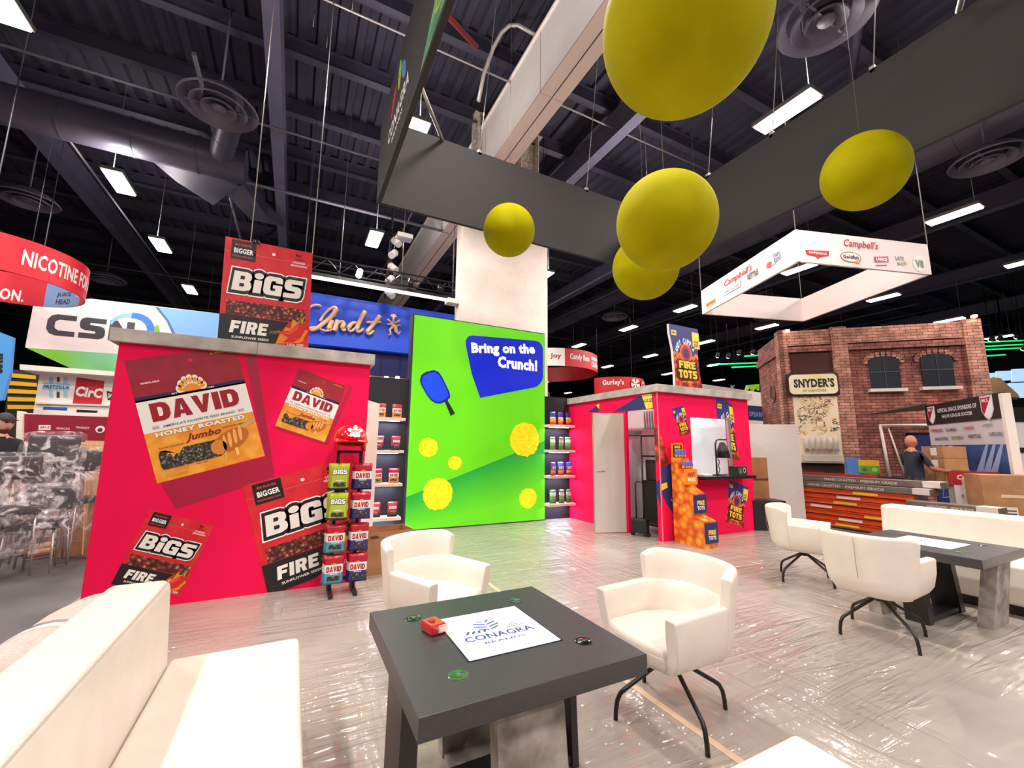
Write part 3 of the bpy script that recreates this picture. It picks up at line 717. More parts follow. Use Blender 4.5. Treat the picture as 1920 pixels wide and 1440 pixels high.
POUCH = {
 # rows bottom to top, word, word colour, (v0, v1), extra
 'david_honey': (['#ee9a2a']*4+['#f6f0ec']*3+['#a11226']*3, 'DAVID', '#a11226', .42, .66),
 'david_navy': (['#27357c']*4+['#f6f0ec']*3+['#b01a30']*3, 'DAVID', '#a11226', .42, .66),
 'david_teal': (['#4fa6c4']*4+['#f6f0ec']*3+['#b01a30']*3, 'DAVID', '#a11226', .42, .66),
 'bigs_lime': (['#3c4a26']+['#b7c834']*9, 'BiGS', '#ffffff', .58, .8),
 'bigs_red': (['#2a1518']*3+['#c8324e']*7, 'BiGS', '#ffffff', .52, .74),
 'fire_tots': (['#c43a20']*2+['#ec9a34']*3+['#e8e4f0']*1+['#2f3690']*4, 'FIRE', '#f8d648', .3, .48),
 'hot_fries': (['#b8301c']*2+['#e8a43a']*2+['#5a6ad0']*6, 'HOT', '#ffffff', .45, .7),
 'green_pop': (['#4f8a3a']*3+['#7fb96a']*3+['#cfe0e8']*2+['#5a9a5a']*2, 'POP', '#f4f6ff', .5, .7),
}
def pouch_parts(t, kind, w, h, d, seed=0, detail=False):
    rows, word, wc, v0, v1 = POUCH[kind]
    bm, nv = bag_mesh(w, h, d, seed)
    mats = []; idx = []
    for c in rows:
        m = mat('foil_'+c.lstrip('#'), c, .32, coat=.3)
        if m not in mats: mats.append(m)
        idx.append(mats.index(m))
    for f in bm.faces: f.material_index = idx[min(f.material_index, 9)]
    body = obj('pouch', bm, mats, t)
    a = Art(); k = 'seed' if 'david' in kind or 'bigs' in kind else 'x'
    g_ = '#1b1718' if kind.startswith('bigs') else rows[5]
    if kind.startswith('bigs'): block(a, word, 0, (v0+v1)/2*h, w*.74, (v1-v0)*h*.8, '#1b1718', 0, .1, .1, w*.025)
    block(a, word, 0, (v0+v1)/2*h, w*.74, (v1-v0)*h*.8, wc, 1, .1, .1 if kind.startswith('bigs') else 0, 0, g_)
    if k == 'seed':
        a.rrect(-w*.32, h*.14, w*.32, h*.3, w*.05, SEEDS, 1, ry=h*.03)
        a.text('SEEDS', 0, h*.37, w*.4, h*.035, '#ffffff', 1, .03)
    if detail and kind.startswith('david'): a.ell(0, h*.69, w*.12, h*.06, '#f2a22a', 1, 10, a0=0, a1=180)
    a.build('bag_print', (0, -d/2-.001, 0), (1, 0, 0), (0, 0, 1), t, world=False, eps=.0008, base=.0004)
def place_pouch(kind, loc, rz, label, group, w=.2, h=.27, d=.06, seed=0, detail=False, cache={}):
    key = (kind, w, h, seed % 3)
    if key in cache:
        t = copy_tree(cache[key]); t.location = loc; t.rotation_euler = (0, 0, rz); tag(t, label, 'snack bag', group)
        return t
    t = thing('snack_bag', label, 'snack bag', loc, rz, group); pouch_parts(t, kind, w, h, d, seed, detail); cache[key] = t
    return t
def shelf_light(p, w, parent):
    ld = bpy.data.lights.new('shelf_led', 'AREA'); ld.shape = 'RECTANGLE'; ld.size = w; ld.size_y = .03; ld.energy = 5; ld.color = (.75, .8, 1)
    o_ = bpy.data.objects.new('shelf_led', ld); COL.objects.link(o_); o_.location = p; o_.parent = parent
def shelf_unit(name, label, x0, x1, top, zs, side, kinds, xs, gl, bh):
    t = thing(name, label, 'shelf unit', ((x0+x1)/2, 7.95, 0)); cx = (x0+x1)/2
    one('back_panel', NAVY_BACK, t, box, x0, x1, 7.9, 7.96, 0, top, world=True)
    for i, z in enumerate(zs):
        s = one('shelf', SHELF_M, t, box, side[0], side[1], 7.6, 7.9, z-.05, z, .004, world=True)
        one('led_strip', glow('#dfe6ff', 6), s, box, side[0]+.08-0, side[1]-.08, 7.72, 7.745, z-.06, z-.051, world=True)
        shelf_light((0+((side[0]+side[1])/2-cx), 7.75-7.95, z-.07), side[1]-side[0]-.1, t)
        for j, x in enumerate(xs):
            pos = ['left', 'middle', 'right'][j] if len(xs) == 3 else ['left', 'right'][j]
            kd, desc = kinds[i]
            place_pouch(kd, (x, 7.72+.02*((i+j) % 2), z), (-.25, .05, .2)[(i+j) % 3], '%s, %s one on %s shelf of %s' % (desc, pos, ['top', 'second', 'third', 'bottom'][i], gl), '%s on the %s shelf of the %s' % (desc+'s', ['top', 'second', 'third', 'bottom'][i], gl), w=(.18 if x0 < 3 else .145), h=bh, d=.06, seed=i+j)
shelf_unit('shelf_unit', 'dark lit shelf unit between white panel and green lightbox', 1.15, 1.88, 2.75, (2.0, 1.43, .86, .29), (1.2, 1.76),
    [('david_honey', 'honey seed bag'), ('bigs_red', 'pink-red seed bag'), ('david_honey', 'orange and white seed bag'), ('bigs_red', 'dark red seed bag')], (1.34, 1.63), 'left lit unit', .25)
shelf_unit('shelf_unit', 'dark lit shelf unit between green lightbox and right crimson booth', 4.79, 5.5, 2.62, (1.99, 1.455, .92, .345), (4.78, 5.44),
    [('fire_tots', 'blue and orange snack bag'), ('green_pop', 'green and blue snack bag'), ('hot_fries', 'blue, yellow and red snack bag'), ('green_pop', 'pale green snack bag')], (4.95, 5.16, 5.35), 'right lit unit', .28)

# ================================================================== GREEN LIGHTBOX
lb_ = thing('lightbox_wall', 'tall glowing green lightbox wall with speech bubble and yellow balls', 'lightbox', (3.33, 7.9, 0))
YG = 7.822; GX0, GX1, GZ = 1.885, 4.80, 4.0
one('frame', mat('lightbox_frame', '#3b3a3e', .4), lb_, box, GX0-.03, GX1+.01, YG+.005, YG+.22, 0, GZ+.02, world=True)
E1 = .5
def gl(c, s=E1): return glow(c, s)
g1, g2, g3, g4 = gl('#64d614'), gl('#74e81e'), gl('#2fae34'), gl('#55d21c')
a = Art(); a.clip = [(GX0, .02), (GX1, .02), (GX1, GZ), (GX0, GZ)]
def gv(px, py): p = FY(px, py, YG); return (p.x, p.z)
# green ground blends through bands
a.rect(GX0, 0, GX1, GZ, g1, 0)
def hexmix(h1, h2, t): return '#%02x%02x%02x' % tuple(int(int(h1[i:i+2], 16)*(1-t)+int(h2[i:i+2], 16)*t) for i in (1, 3, 5))
for k in range(14):
    t_ = k/13; dl_, dr_ = 20*t_*3, 26*t_*3.6
    a.poly([gv(*p) for p in [(755, 935+dl_), (1023, 826+dr_), (1023, 1010), (755, 1010)]], gl(hexmix('#1fa03c', '#62d41a', min(1, t_**.8))), .4+k*.05)
for k in range(6):
    t_ = k/5; a.poly([gv(*p) for p in [(770+t_*70, 588), (1023, 625), (1023, 640+t_*60), (830+t_*60, 760-t_*60), (770+t_*70, 700)]], gl(hexmix('#64d614', '#6fe01e', t_)), .05+k*.05)
ball = cells('print_puff', ['#fff64a', '#f8e818', '#e4cc00'], 30, emit=.5)
rb_ = random.Random(9)
for px, py, rx, ry in ((803, 839, 18, 18), (853, 868, 13, 13), (821, 926, 28, 30), (984, 824, 27, 32), (990, 934, 16, 19)):
    c = gv(px, py); e = gv(px+rx, py); f = gv(px, py-ry)
    a.poly([(c[0]+abs(e[0]-c[0])*cos(2*pi*k/40)*rb_.uniform(.94, 1.04), c[1]+abs(f[1]-c[1])*sin(2*pi*k/40)*rb_.uniform(.94, 1.04)) for k in range(40)], ball, 3)
bub = gl('#0d22b8', .8)
Q = [gv(*p) for p in [(886, 629), (1003, 639), (1010, 641), (1015, 646), (1018, 654), (1018, 706), (1016, 714), (1011, 721), (1004, 726), (900, 746), (884, 700), (873, 646), (873, 639), (876, 633), (880, 630)]]
a.poly(Q, bub, 3)
def gtext(s, x0, x1, y0, y1, rot):
    c = gv((x0+x1)/2, (y0+y1)/2); e0 = gv(x0, (y0+y1)/2); e1 = gv(x1, (y0+y1)/2); h = gv((x0+x1)/2, y0)[1]-gv((x0+x1)/2, y1)[1]
    a.text(s, c[0], c[1], e1[0]-e0[0], h, gl('#ffffff', .9), 4, .05, 0, rot)
gtext('Bring on the', 886, 1005, 644, 668, .1)
gtext('Crunch!', 934, 1008, 671, 693, 0.0)
# pickleball paddle
pd = [(787, 713), (790, 703), (799, 697), (813, 694), (822, 697), (829, 707), (843, 736), (844, 745), (837, 752), (826, 757), (816, 756), (807, 750), (799, 739), (790, 723)]
a.poly([gv(*p) for p in pd], gl('#0a1a80', .6), 4)
cxp = sum(p[0] for p in pd)/len(pd); cyp = sum(p[1] for p in pd)/len(pd)
a.poly([gv(cxp+(p[0]-cxp)*.88, cyp+(p[1]-cyp)*.88) for p in pd], gl('#1040d8', .8), 5)
a.poly([gv(*p) for p in [(833, 752), (838, 749), (853, 775), (845, 780)]], gl('#20242c', .5), 5)
a.build('backlit_print', (0, YG, 0), (1, 0, 0), (0, 0, 1), lb_)

# ================================================================== RIGHT CRIMSON BOOTH
bo = thing('snack_booth', 'crimson snack booth with serving window, doorway and stone top trim', 'booth', (6.7, 6.6, 0))
YB, XB = 5.27, 5.49
BW = (6.28, 7.30); BZ = (1.04, 2.07)     # window opening
def wp(x0, x1, y0, y1, z0, z1, nm='wall_panel'): return one(nm, CRIMSON, bo, box, x0, x1, y0, y1, z0, z1, world=True)
wp(XB+.06, BW[0], YB, YB+.06, 0, 2.47); wp(BW[1], 7.92, YB, YB+.06, 0, 2.47)
wp(BW[0], BW[1], YB, YB+.06, 0, BZ[0]); wp(BW[0], BW[1], YB, YB+.06, BZ[1], 2.47)
wp(XB, XB+.06, YB, 5.36, 0, 2.47); wp(XB, XB+.06, 6.06, 7.9, 0, 2.47); wp(XB, XB+.06, 5.36, 6.06, 2.19, 2.47)
one('corner_edge', flat('#e8788c'), bo, box, XB-.006, XB+.012, YB-.006, YB+.006, 0, 2.47, world=True)
ins = mat('booth_inside_white', '#e6eef0', .5)
one('inner_wall', ins, bo, box, XB+.06, 7.92, 7.3, 7.36, 0, 2.47, world=True)
one('inner_wall', ins, bo, box, 7.86, 7.92, YB+.06, 7.3, 0, 2.47, world=True)
one('inner_partition', ins, bo, box, 6.2, 6.24, 6.0, 7.3, 0, 2.47, world=True)
one('stone_trim', STONE_TRIM, bo, box, XB-.05, 8.0, YB-.06, YB+.14, 2.47, 2.6, .004, world=True)
one('stone_trim', STONE_TRIM, bo, box, XB-.05, XB+.15, YB+.14, 7.9, 2.47, 2.6, .004, world=True)
one('window_frame', ALU, bo, box, BW[1]-.03, BW[1]+.03, YB-.02, YB+.02, BZ[0], BZ[1], world=True)
ct = one('counter', mat('black_counter', '#1b191b', .3), bo, box, 6.22, 7.6, 4.98, 5.5, .985, 1.04, .006, world=True)
st = []
for k in range(11):
    one('curtain_strip', mat('pvc_strip', '#b9c6c6', .25), bo, tube, [(XB+.42, 5.36+k*.064, 1.86), (XB+.42, 5.36+k*.064, 2.2)], .02, 6, world=True)
ld = bpy.data.lights.new('booth_light', 'AREA'); ld.size = .9; ld.energy = 5; ld.color = (.92, .97, 1)
lo = bpy.data.objects.new('booth_light', ld); COL.objects.link(lo); lo.parent = bo; lo.location = Vector((7.0, 6.2, 2.42))-Vector((6.7, 6.6, 0))
one('ceiling_light', glow('#eef6ff', 1.6), bo, box, 6.7, 7.3, 5.9, 6.5, 2.43, 2.46, world=True)
PB = (Vector((0, YB, 0)), Vector((1, 0, 0)), Vector((0, 0, 1)))
def frb(bl, br, tl): return (wall_uv(*bl, YB), wall_uv(*br, YB), wall_uv(*tl, YB))
CB = [(XB, .004), (7.92, .004), (7.92, 2.465), (XB, 2.465)]
plane_art(art_andy, frb((1274, 819), (1296, 812), (1258.8, 766.7)), PB, 'bag_print', bo, [(XB, 0), (BW[0], 0), (BW[0], 2.46), (XB, 2.46)], 'small print of a navy and orange snack bag left of the serving window')
plane_art(art_andy, frb((1358, 856), (1387, 864), (1342.5, 746)), PB, 'bag_print', bo, [(BW[1]+.03, .0), (7.92, 0), (7.92, 2.46), (BW[1]+.03, 2.46)], 'large print of a navy and orange snack bag right of the serving window')
plane_art(art_andy, frb((1342, 856), (1387, 864), (1342.5, 746)), PB, 'bag_print', bo, [(BW[0], BZ[1]), (BW[1]+.03, BZ[1]), (BW[1]+.03, 2.46), (BW[0], 2.46)])
plane_art(art_andy, frb((1357, 977.5), (1394.6, 990), (1366.5, 899.4)), PB, 'bag_print', bo, CB, 'print of a navy and orange snack bag below the counter')
NAVY = '#2c3170'
a = Art(); a.clip = CB
a.poly([wall_uv(*p, YB) for p in [(1236, 878), (1262, 866), (1270, 880), (1272, 940), (1262, 962), (1250, 945), (1240, 925)]], NAVY, 0)
a.poly([wall_uv(*p, YB) for p in [(1237, 909), (1250, 904), (1252, 914), (1240, 920)]], '#f6d646', 1)
c = wall_uv(1266, 925, YB); a.text('ANDY', c[0], c[1], .36, .11, '#aab0c0', 1, .04, rot=1.1)
a.build('bag_print', *PB, parent=bo)
# prints on the doorway wall (faces -x): u runs towards -y
PX = (Vector((XB, 0, 0)), Vector((0, -1, 0)), Vector((0, 0, 1)))
def xuv(px, py): p = FX(px, py, XB); return (-p.y, p.z)
a = Art(); a.clip = [(-7.9, 2.195), (-YB, 2.195), (-YB, 2.465), (-7.9, 2.465)]
a.poly([xuv(*p) for p in [(1146, 774), (1200, 742), (1224, 738), (1224, 775)]], NAVY, 0)
a.poly([xuv(*p) for p in [(1203, 741), (1222, 738), (1224, 764), (1213, 770)]], '#f6d646', 1)
c = xuv(1214, 751); a.text('VALUE SIZE', c[0], c[1], .26, .06, '#2a2a50', 2, .03)
a.poly([xuv(*p) for p in [(1102, 773), (1124, 757), (1123, 772)]], NAVY, 0)
a.poly([xuv(*p) for p in [(1118, 760), (1124, 757), (1123, 767)]], '#f6d646', 1)
a.build('bag_print', *PX, parent=bo)
a = Art(); a.clip = [(-5.36, 0), (-YB, 0), (-YB, 2.46), (-5.36, 2.46)]
a.poly([(-5.36, 1.3), (-YB, 1.25), (-YB, 1.75), (-5.36, 2.0)], TOTS, 0)
a.poly([(-5.36, .95), (-YB, 1.0), (-YB, .5), (-5.36, .75)], NAVY, 0)
a.build('bag_print', *PX, parent=bo)
a = Art(); a.clip = CB
a.poly([wall_uv(*p, YB) for p in [(1231, 800), (1244, 830), (1254, 868), (1235, 880)]], TOTS, 0)
a.build('bag_print', *PB, parent=bo)

# open door leaf
dl = thing('open_door', 'plain grey-white booth door standing wide open in front of the doorway', 'door', (5.49, 6.12, 0))
p0 = Vector((4.93, 6.33, .01)); p1 = Vector((5.49, 6.14, .01)); n = Vector((p1.y-p0.y, p0.x-p1.x, 0)).normalized()
bm = B(); prism(bm, [p0, p1, p1+n*.04, p0+n*.04], (0, 0, 2.14)); obj('leaf', bm, mat('door_laminate', '#cfc5ba', .5), dl, True)
dd = (p1-p0).normalized()
one('door_handle', ALU, dl, tube, [p0+dd*.05-n*.0+Vector((0, 0, 1.08)), p0+dd*.05-n*-.0+n*.05+Vector((0, 0, 1.08)), p0+dd*.2+n*.05+Vector((0, 0, 1.08))], .008, 8, world=True)
one('edge_strip', ALU, dl, prism, [p0-dd*.008, p0, p0+n*.042, p0-dd*.008+n*.042], (0, 0, 2.14), world=True)
one('lock_cylinder', ALU, dl, box, 4.985, 5.01, 6.36, 6.375, .96, 1.0, world=True)

# inside the doorway: white fridge, black rack, trolley case, jug
fr_ = thing('fridge', 'white upright cabinet seen through the booth doorway', 'cabinet', (5.95, 6.75, 0))
one('body', mat('fridge_white', '#dfe8ea', .4), fr_, box, -.3, .25, -.3, .3, 0, 1.75, .01)
one('top_ledge', flat('#8d9496'), fr_, box, -.33, .28, -.34, .3, 1.76, 1.85, .005)
a = Art(); a.text('COOLER', 0, 1.62, .14, .03, '#6a6f72', 1, .02); a.build('small_print', (-.1, -.3, 0), (1, 0, 0), (0, 0, 1), fr_, world=False)
br_ = thing('wire_rack', 'black storage rack just inside the booth doorway', 'rack', (6.05, 5.75, 0))
for x in (-.28, .28):
    for y in (-.22, .22): one('post', BLACK_METAL, br_, tube, [(x, y, 0), (x, y, 1.75)], .014, 6)
for z in (.15, .9, 1.35, 1.72): one('shelf', BLACK_METAL, br_, box, -.29, .29, -.23, .23, z, z+.03)
one('equipment_box', mat('steel_dark', '#4a4f52', .3, .7), br_, box, -.22, .22, -.2, .2, .93, 1.3, .02)
one('curtain', mat('black_cloth', '#141416', .8), br_, box, -.28, -.26, -.2, .22, .2, .9)
sc = thing('trolley_case', 'black wheeled case with tall pull handle in the doorway', 'suitcase', (5.5, 5.78, 0), .4)
one('case', mat('case_black', '#1c1a1c', .5), sc, box, -.08, .08, -.14, .14, .05, .3, .03)
one('pull_handle', BLACK_METAL, sc, tube, [(0, -.07, .28), (0, -.07, .88), (0, -.04, .92), (0, .04, .92), (0, .07, .88), (0, .07, .28)], .012, 6)
for y in (-.14, .14): one('wheel', BLACK_METAL, sc, tube, [(-.03, y, .035), (.03, y, .035)], .035, 12)

# counter-top things
hl = thing('heat_lamp', 'black heat lamp on a bent arm standing on the booth counter', 'lamp', (6.86, 5.2, 1.04))
one('base', BLACK_METAL, hl, box, -.07, .1, -.07, .07, 0, .015, .004)
one('arm', BLACK_METAL, hl, tube, [(-.05, 0, .01), (-.05, 0, .55), (-.02, 0, .62), (.05, 0, .64), (.26, 0, .64)], .014, 8)
bm = B(); lathe(bm, [(.035, .62), (.05, .6), (.1, .48), (.125, .34), (.115, .34), (.03, .55)], (.14, 0, -.03), 20); obj('shade', bm, mat('shade_black', '#221f1f', .4, .3), hl)
one('cord', BLACK_METAL, hl, tube, [(.02, .02, .3), (.06, .02, .25), (.03, .02, .16), (.06, .02, .1), (.02, .02, .02), (.05, -.02, .01)], .008, 6)
gbx = thing('display_box', 'small dark green and black carton at the right end of the counter', 'box', (7.28, 5.12, 1.04), .1)
one('carton', mat('carton_green', '#2c3a2e', .5), gbx, box, -.14, .14, -.09, .09, 0, .16, .003)
a = Art(); a.ell(.05, .09, .045, .045, '#c8c4c0', 1); a.ell(.05, .09, .03, .03, '#1d1f1e', 2); a.rect(-.12, .03, -.04, .12, '#587a52', 1)
a.build('emblem_print', (0, -.09, 0), (1, 0, 0), (0, 0, 1), gbx, world=False)
one('tray', flat('#e4ddd4'), gbx.parent, box, 6.36, 6.56, 5.1, 5.3, 1.041, 1.07, .006, world=True)
tag(bpy.data.objects['tray'], 'low pale tray at the left end of the counter', 'tray')

t = cutout('snack_cutout', 'tall navy and orange snack bag cut-out standing on top of the right booth', [(1263, 728), (1318, 731), (1254, 607)], 5.35, art_andy, 2.6,
           [(.06, 0), (1, 0), (.93, .25), (.92, .6), (1, .88), (.98, 1), (0, 1), (0, .85), (.07, .6), (.08, .25)])

# pop-up carton display with stepped bins (fronts face the viewer's side, -y)
pu = thing('popup_display', 'orange cardboard floor display with stepped bins beside the booth', 'display stand', (5.88, 4.95, 0))
PUFF = cells('print_cheese_puff', ['#ffc25a', '#f79424', '#e8701a', '#c8500f'], 9, .5)
x0, x1 = 5.70, 5.96
Zs = [(5.22, 1.36), (5.08, 1.36), (5.08, 1.18), (4.95, 1.18), (4.95, .88), (4.8, .80), (4.8, .46), (4.62, .40), (4.62, 0)]
prof = [Vector((x0, 5.22, 0))]+[Vector((x0, y, z)) for y, z in Zs]
bm = B(); prism(bm, prof, (x1-x0, 0, 0)); obj('carton_body', bm, PUFF, pu, True)
one('header_card', flat('#f08a1c'), pu, box, 5.69, 5.95, 5.18, 5.2, 1.36, 1.6, world=True)
a = Art(); a.rrect(.03, .03, .27, .27, .03, '#2a1a14', 1)
for k, (w_, s_) in enumerate((('BOLD', .16), ('MADE', .16), ('ROAD', .2))): a.text(w_, .15, .225-k*.072, s_, .055, '#f7d23c', 2, .06)
a.build('header_print', (5.69, 5.18, 1.34), (.87, 0, 0), (0, 0, .87), pu)
for (yy, za, zb, c, n_) in ((4.95, .93, 1.18, '#ef8a22', 0), (4.8, .5, .78, '#262c66', 1), (4.62, .08, .38, '#262c66', 2)):
    one('bin_front', flat(c), pu, box, x0-.01, x1+.01, yy-.02, yy, za, zb, world=True)
    a = Art(); a.text('FIRE' if n_ else 'HOT', .18, .16, .2, .07, '#f7d23c' if n_ else '#b8261a', 1, .05); a.text('TOTS' if n_ else 'FRIES', .18, .08, .2, .06, '#e8e0f0' if n_ else '#fff0d0', 1, .05)
    a.build('bin_print', (x0-.02, yy-.02, za), (.85, 0, 0), (0, 0, 1), pu)
for k in range(4): place_pouch('hot_fries', (5.735+k*.064, 5.13, 1.36-.02), .15*((k % 2)-.5)+.7, 'orange snack bag, %s of four in the top bin of the floor display' % ['first', 'second', 'third', 'last'][k], 'bags in the top bin', w=.09, h=.16, d=.05, seed=k)
for k in range(4): place_pouch('hot_fries', (5.735+k*.064, 5.0, 1.18-.02), .15*((k % 2)-.5)+.7, 'orange snack bag, %s of four in the second bin of the floor display' % ['first', 'second', 'third', 'last'][k], 'bags in the second bin', w=.09, h=.16, d=.05, seed=k)

# ================================================================== WIRE STAND WITH HELMET AND SEED BAGS
rk = thing('display_rack', 'black metal floor stand carrying eight clusters of seed bags', 'display stand', (.56, 4.95, 0))
RK = mat('rack_dark', '#2e2a2a', .45, .3)
for x in (-.115, .115):
    one('upright', RK, rk, box, x-.016, x+.016, -.016, .016, .02, 1.45)
    one('foot', RK, rk, box, x-.02, x+.02, -.2, .16, 0, .04, .006)
for z in (.12, 1.42): one('crossbar', RK, rk, box, -.12, .12, -.012, .012, z, z+.03)
rows = [(1.32, 'bigs_lime', 'david_navy', 'lime green'), (1.02, 'bigs_lime', 'david_navy', 'lime green'), (.70, 'david_teal', 'david_navy', 'teal'), (.40, 'david_teal', 'david_navy', 'teal')]
nm4 = ['top', 'second', 'third', 'bottom']
for i, (z, kl, kr, cl) in enumerate(rows):
    for s, k, x in ((0, kl, .45), (1, kr, .68)):
        one('hook', RK, rk, tube, [(x-.56, -.01, z-.01), (x-.56, -.17, z+.0)], .005, 5)
        for d_ in range(3):
            desc = ('%s seed bag' % cl if s == 0 else 'navy and white seed bag')
            place_pouch(k, (x+.006*d_, 4.90-.035*d_-.012*(i % 2), z-.28), -.12+.08*((i+d_+s) % 3), '%s, %s one on the %s %s hook of the stand' % (desc, ['rear', 'middle', 'front'][d_], nm4[i], ['left', 'right'][s]),
                        'seed bags on the floor stand', w=.19, h=.275, d=.028, seed=i, detail=True)
hm = thing('batting_helmet', 'shiny red batting helmet resting on top of the metal stand', 'helmet', (.555, 4.93, 1.425), -.0)
RH = mat('helmet_red', '#d4121a', .18, coat=.8)
bm = B(); bmesh.ops.create_uvsphere(bm, u_segments=40, v_segments=28, radius=1)
dead = [v for v in bm.verts if v.co.z < -.02 and not (v.co.z > -.72 and abs(v.co.x) > .62 and v.co.y > -.72) and not (v.co.y > .2 and v.co.z > -.5)]
bmesh.ops.delete(bm, geom=dead, context='VERTS')
for v in bm.verts:
    x, y, z = v.co; h_ = sqrt(x*x+y*y)
    if z < 0 and h_ > 0: x, y = x/h_*(1-.03*z*z), y/h_*(1-.03*z*z)
    v.co = Vector((x*.168, y*.185, z*.17+.14))
o_ = obj('shell', bm, RH, hm, smooth=60); md = o_.modifiers.new('s', 'SOLIDIFY'); md.thickness = .012
bm = B(); pts = [(.16*sin(t_), -.165-.07*cos(t_*1.0), .13-.012*abs(t_)) for t_ in [(-pi/2+pi*k/10) for k in range(11)]]
pts2 = pts+[(.165*sin(t_), -.12*cos(t_)-.04, .15) for t_ in [(pi/2-pi*k/10) for k in range(11)]]
prism(bm, pts2, (0, 0, -.008)); obj('brim', bm, RH, hm)
a = Art()
for k in range(5): a.ell(.0+.05*cos(2*pi*k/5+.3), .055*sin(2*pi*k/5+.3)*.8, .03, .022, '#f3ece8', 0, 10, rot=2*pi*k/5)
a.ell(0, 0, .05, .03, '#f3ece8', 1); a.text('SEEDS', 0, 0, .085, .025, '#c4141c', 2, .04, .1); a.ell(0, -.052, .018, .014, '#f3ece8', 1)
a.build('helmet_print', (.02, -.175, .225), (1, 0, 0), (0, .36, .93), hm, world=False)

cb = thing('cardboard_carton', 'open brown cardboard carton on the floor behind the rear lounge chair', 'box', (1.12, 5.62, 0), .12)
for (x0_, x1_, y0_, y1_) in ((-.28, .28, -.22, -.214), (-.28, .28, .214, .22), (-.28, -.274, -.214, .214), (.274, .28, -.214, .214)):
    one('side', CARDBOARD, cb, box, x0_, x1_, y0_, y1_, 0, .48)
one('bottom', CARDBOARD, cb, box, -.27, .27, -.21, .21, .004, .01)
a = Art(); a.text('HDX', -.2, .43, .1, .03, '#2a1c12', 1, .05); a.rect(-.26, .415, -.1, .419, '#4a3422', 1)
for k in range(3): a.rect(.0, .12+k*.03, .12, .13+k*.03, '#7a5636', 1)
a.build('carton_print', (0, -.22, 0), (1, 0, 0), (0, 0, 1), cb, world=False)

# ================================================================== FURNITURE
def loft(bm, rings, closed=True, caps=True, smooth=True):
    R = [[bm.verts.new(p) for p in r] for r in rings]; n = len(R[0])
    for a_, b_ in zip(R, R[1:]):
        for k in range(n if closed else n-1):
            f = bm.faces.new((a_[k], a_[(k+1) % n], b_[(k+1) % n], b_[k])); f.smooth = smooth
    if caps: bm.faces.new(R[0][::-1]); bm.faces.new(R[-1])
    return R
def make_chair(loc, rz, label, legs=0.0):
    """tub chair facing local +x on four bent black legs"""
    t = thing('lounge_chair', label, 'chair', loc, rz, 'white tub chairs around the tables')
    # plan curve of the tub, arm front -> back -> arm front
    def plan(u):          # u in -1..1
        s = 1 if u >= 0 else -1; au = abs(u)
        if au > .55:      # straight arm
            k = (au-.55)/.45; return Vector((-.06+.34*k, s*(.315-.0*k), 0)), Vector((0, s, 0))
        th = au/.55*pi/2; x = -.06-.27*cos(th)**.8; y = s*.315*sin(th)**.9
        return Vector((x, y, 0)), Vector((-cos(th), s*sin(th), 0))
    NU = 28
    rings = []
    for i in range(NU+1):
        u = -1+2*i/NU; p, n_ = plan(u); fr2 = max(0, (abs(u)-.55)/.45)
        top = .652-.012*fr2
        sec = []
        for (off, z) in ((-.13, .338), (-.06, .36), (-.022, .42), (-.004, .52), (0, top-.012), (-.012, top), (-.062, top), (-.074, top-.012), (-.082, .55), (-.09, .44), (-.15, .36)):
            q_ = p+n_*off
            if fr2 > 0 and z < .6: q_.x -= (.6-z)*.16*fr2
            sec.append((q_.x, q_.y, z))
        rings.append(sec)
    bm = B(); loft(bm, rings); o1 = obj('tub', bm, WHITE_LEATHER, t, smooth=50)
    md = o1.modifiers.new('b', 'BEVEL'); md.width = .012; md.segments = 3; md.limit_method = 'ANGLE'; md.angle_limit = radians(40)
    rings = []
    for i in range(17):
        u = -.50+1.0*i/16; p, n_ = plan(u); e = abs(2*i/16-1)
        top = .835-.035*max(0, (e-.72)/.28)**2
        sec = [tuple((p+n_*o_)[:2])+(z,) for o_, z in ((-.13, .334), (-.058, .355), (-.014, .42), (.0, .5), (.012, .62), (.03, .76), (.034, top-.015), (.022, top), (-.022, top), (-.034, top-.015), (-.04, .7), (-.05, .6), (-.055, .5), (-.1, .38))]
        rings.append(sec)
    bm = B(); loft(bm, rings); o1 = obj('backrest', bm, WHITE_LEATHER, t, smooth=50)
    md = o1.modifiers.new('b', 'BEVEL'); md.width = .012; md.segments = 3; md.limit_method = 'ANGLE'; md.angle_limit = radians(40)
    sm = flat('#b7a89a')
    one('back_seam', sm, o1, tube, [(-.33-.012-.002, 0, .5), (-.33-.03, 0, .6), (-.361, 0, .7), (-.3665, 0, .81)], .0025, 5)
    # seat cushion
    rings = []
    pl = [(.27, -.215), (.0, -.235), (-.15, -.19), (-.235, -.09), (-.25, 0), (-.235, .09), (-.15, .19), (.0, .235), (.27, .215), (.3, .12), (.305, 0), (.3, -.12)]
    bm = B(); loft(bm, [[(x*s, y*s, z) for x, y in pl] for s, z in ((.88, .40), (.985, .415), (1.0, .45), (.985, .475), (.9, .487), (.5, .492))])
    obj('seat_cushion', bm, WHITE_LEATHER, t, smooth=60)
    bm = B(); loft(bm, [[(x*s, y*s, z) for x, y in pl] for s, z in ((.35, .325), (.7, .33), (.9, .35), (.985, .385), (1.0, .43))]); obj('seat_base', bm, WHITE_LEATHER, t, smooth=60)
    one('swivel_column', BLACK_METAL, t, tube, [(0, 0, .27), (0, 0, .335)], .026, 14)
    for k in range(4):
        c_, s_ = cos(legs-rz+k*pi/2), sin(legs-rz+k*pi/2)
        pr_ = [(.012, .31), (.03, .295), (.1, .255), (.27, .158), (.305, .135), (.325, .1), (.335, .05), (.338, 0.002)]
        one('leg', BLACK_METAL, t, tube, [(c_*r, s_*r, z) for r, z in pr_], .0125, 10)
    return t
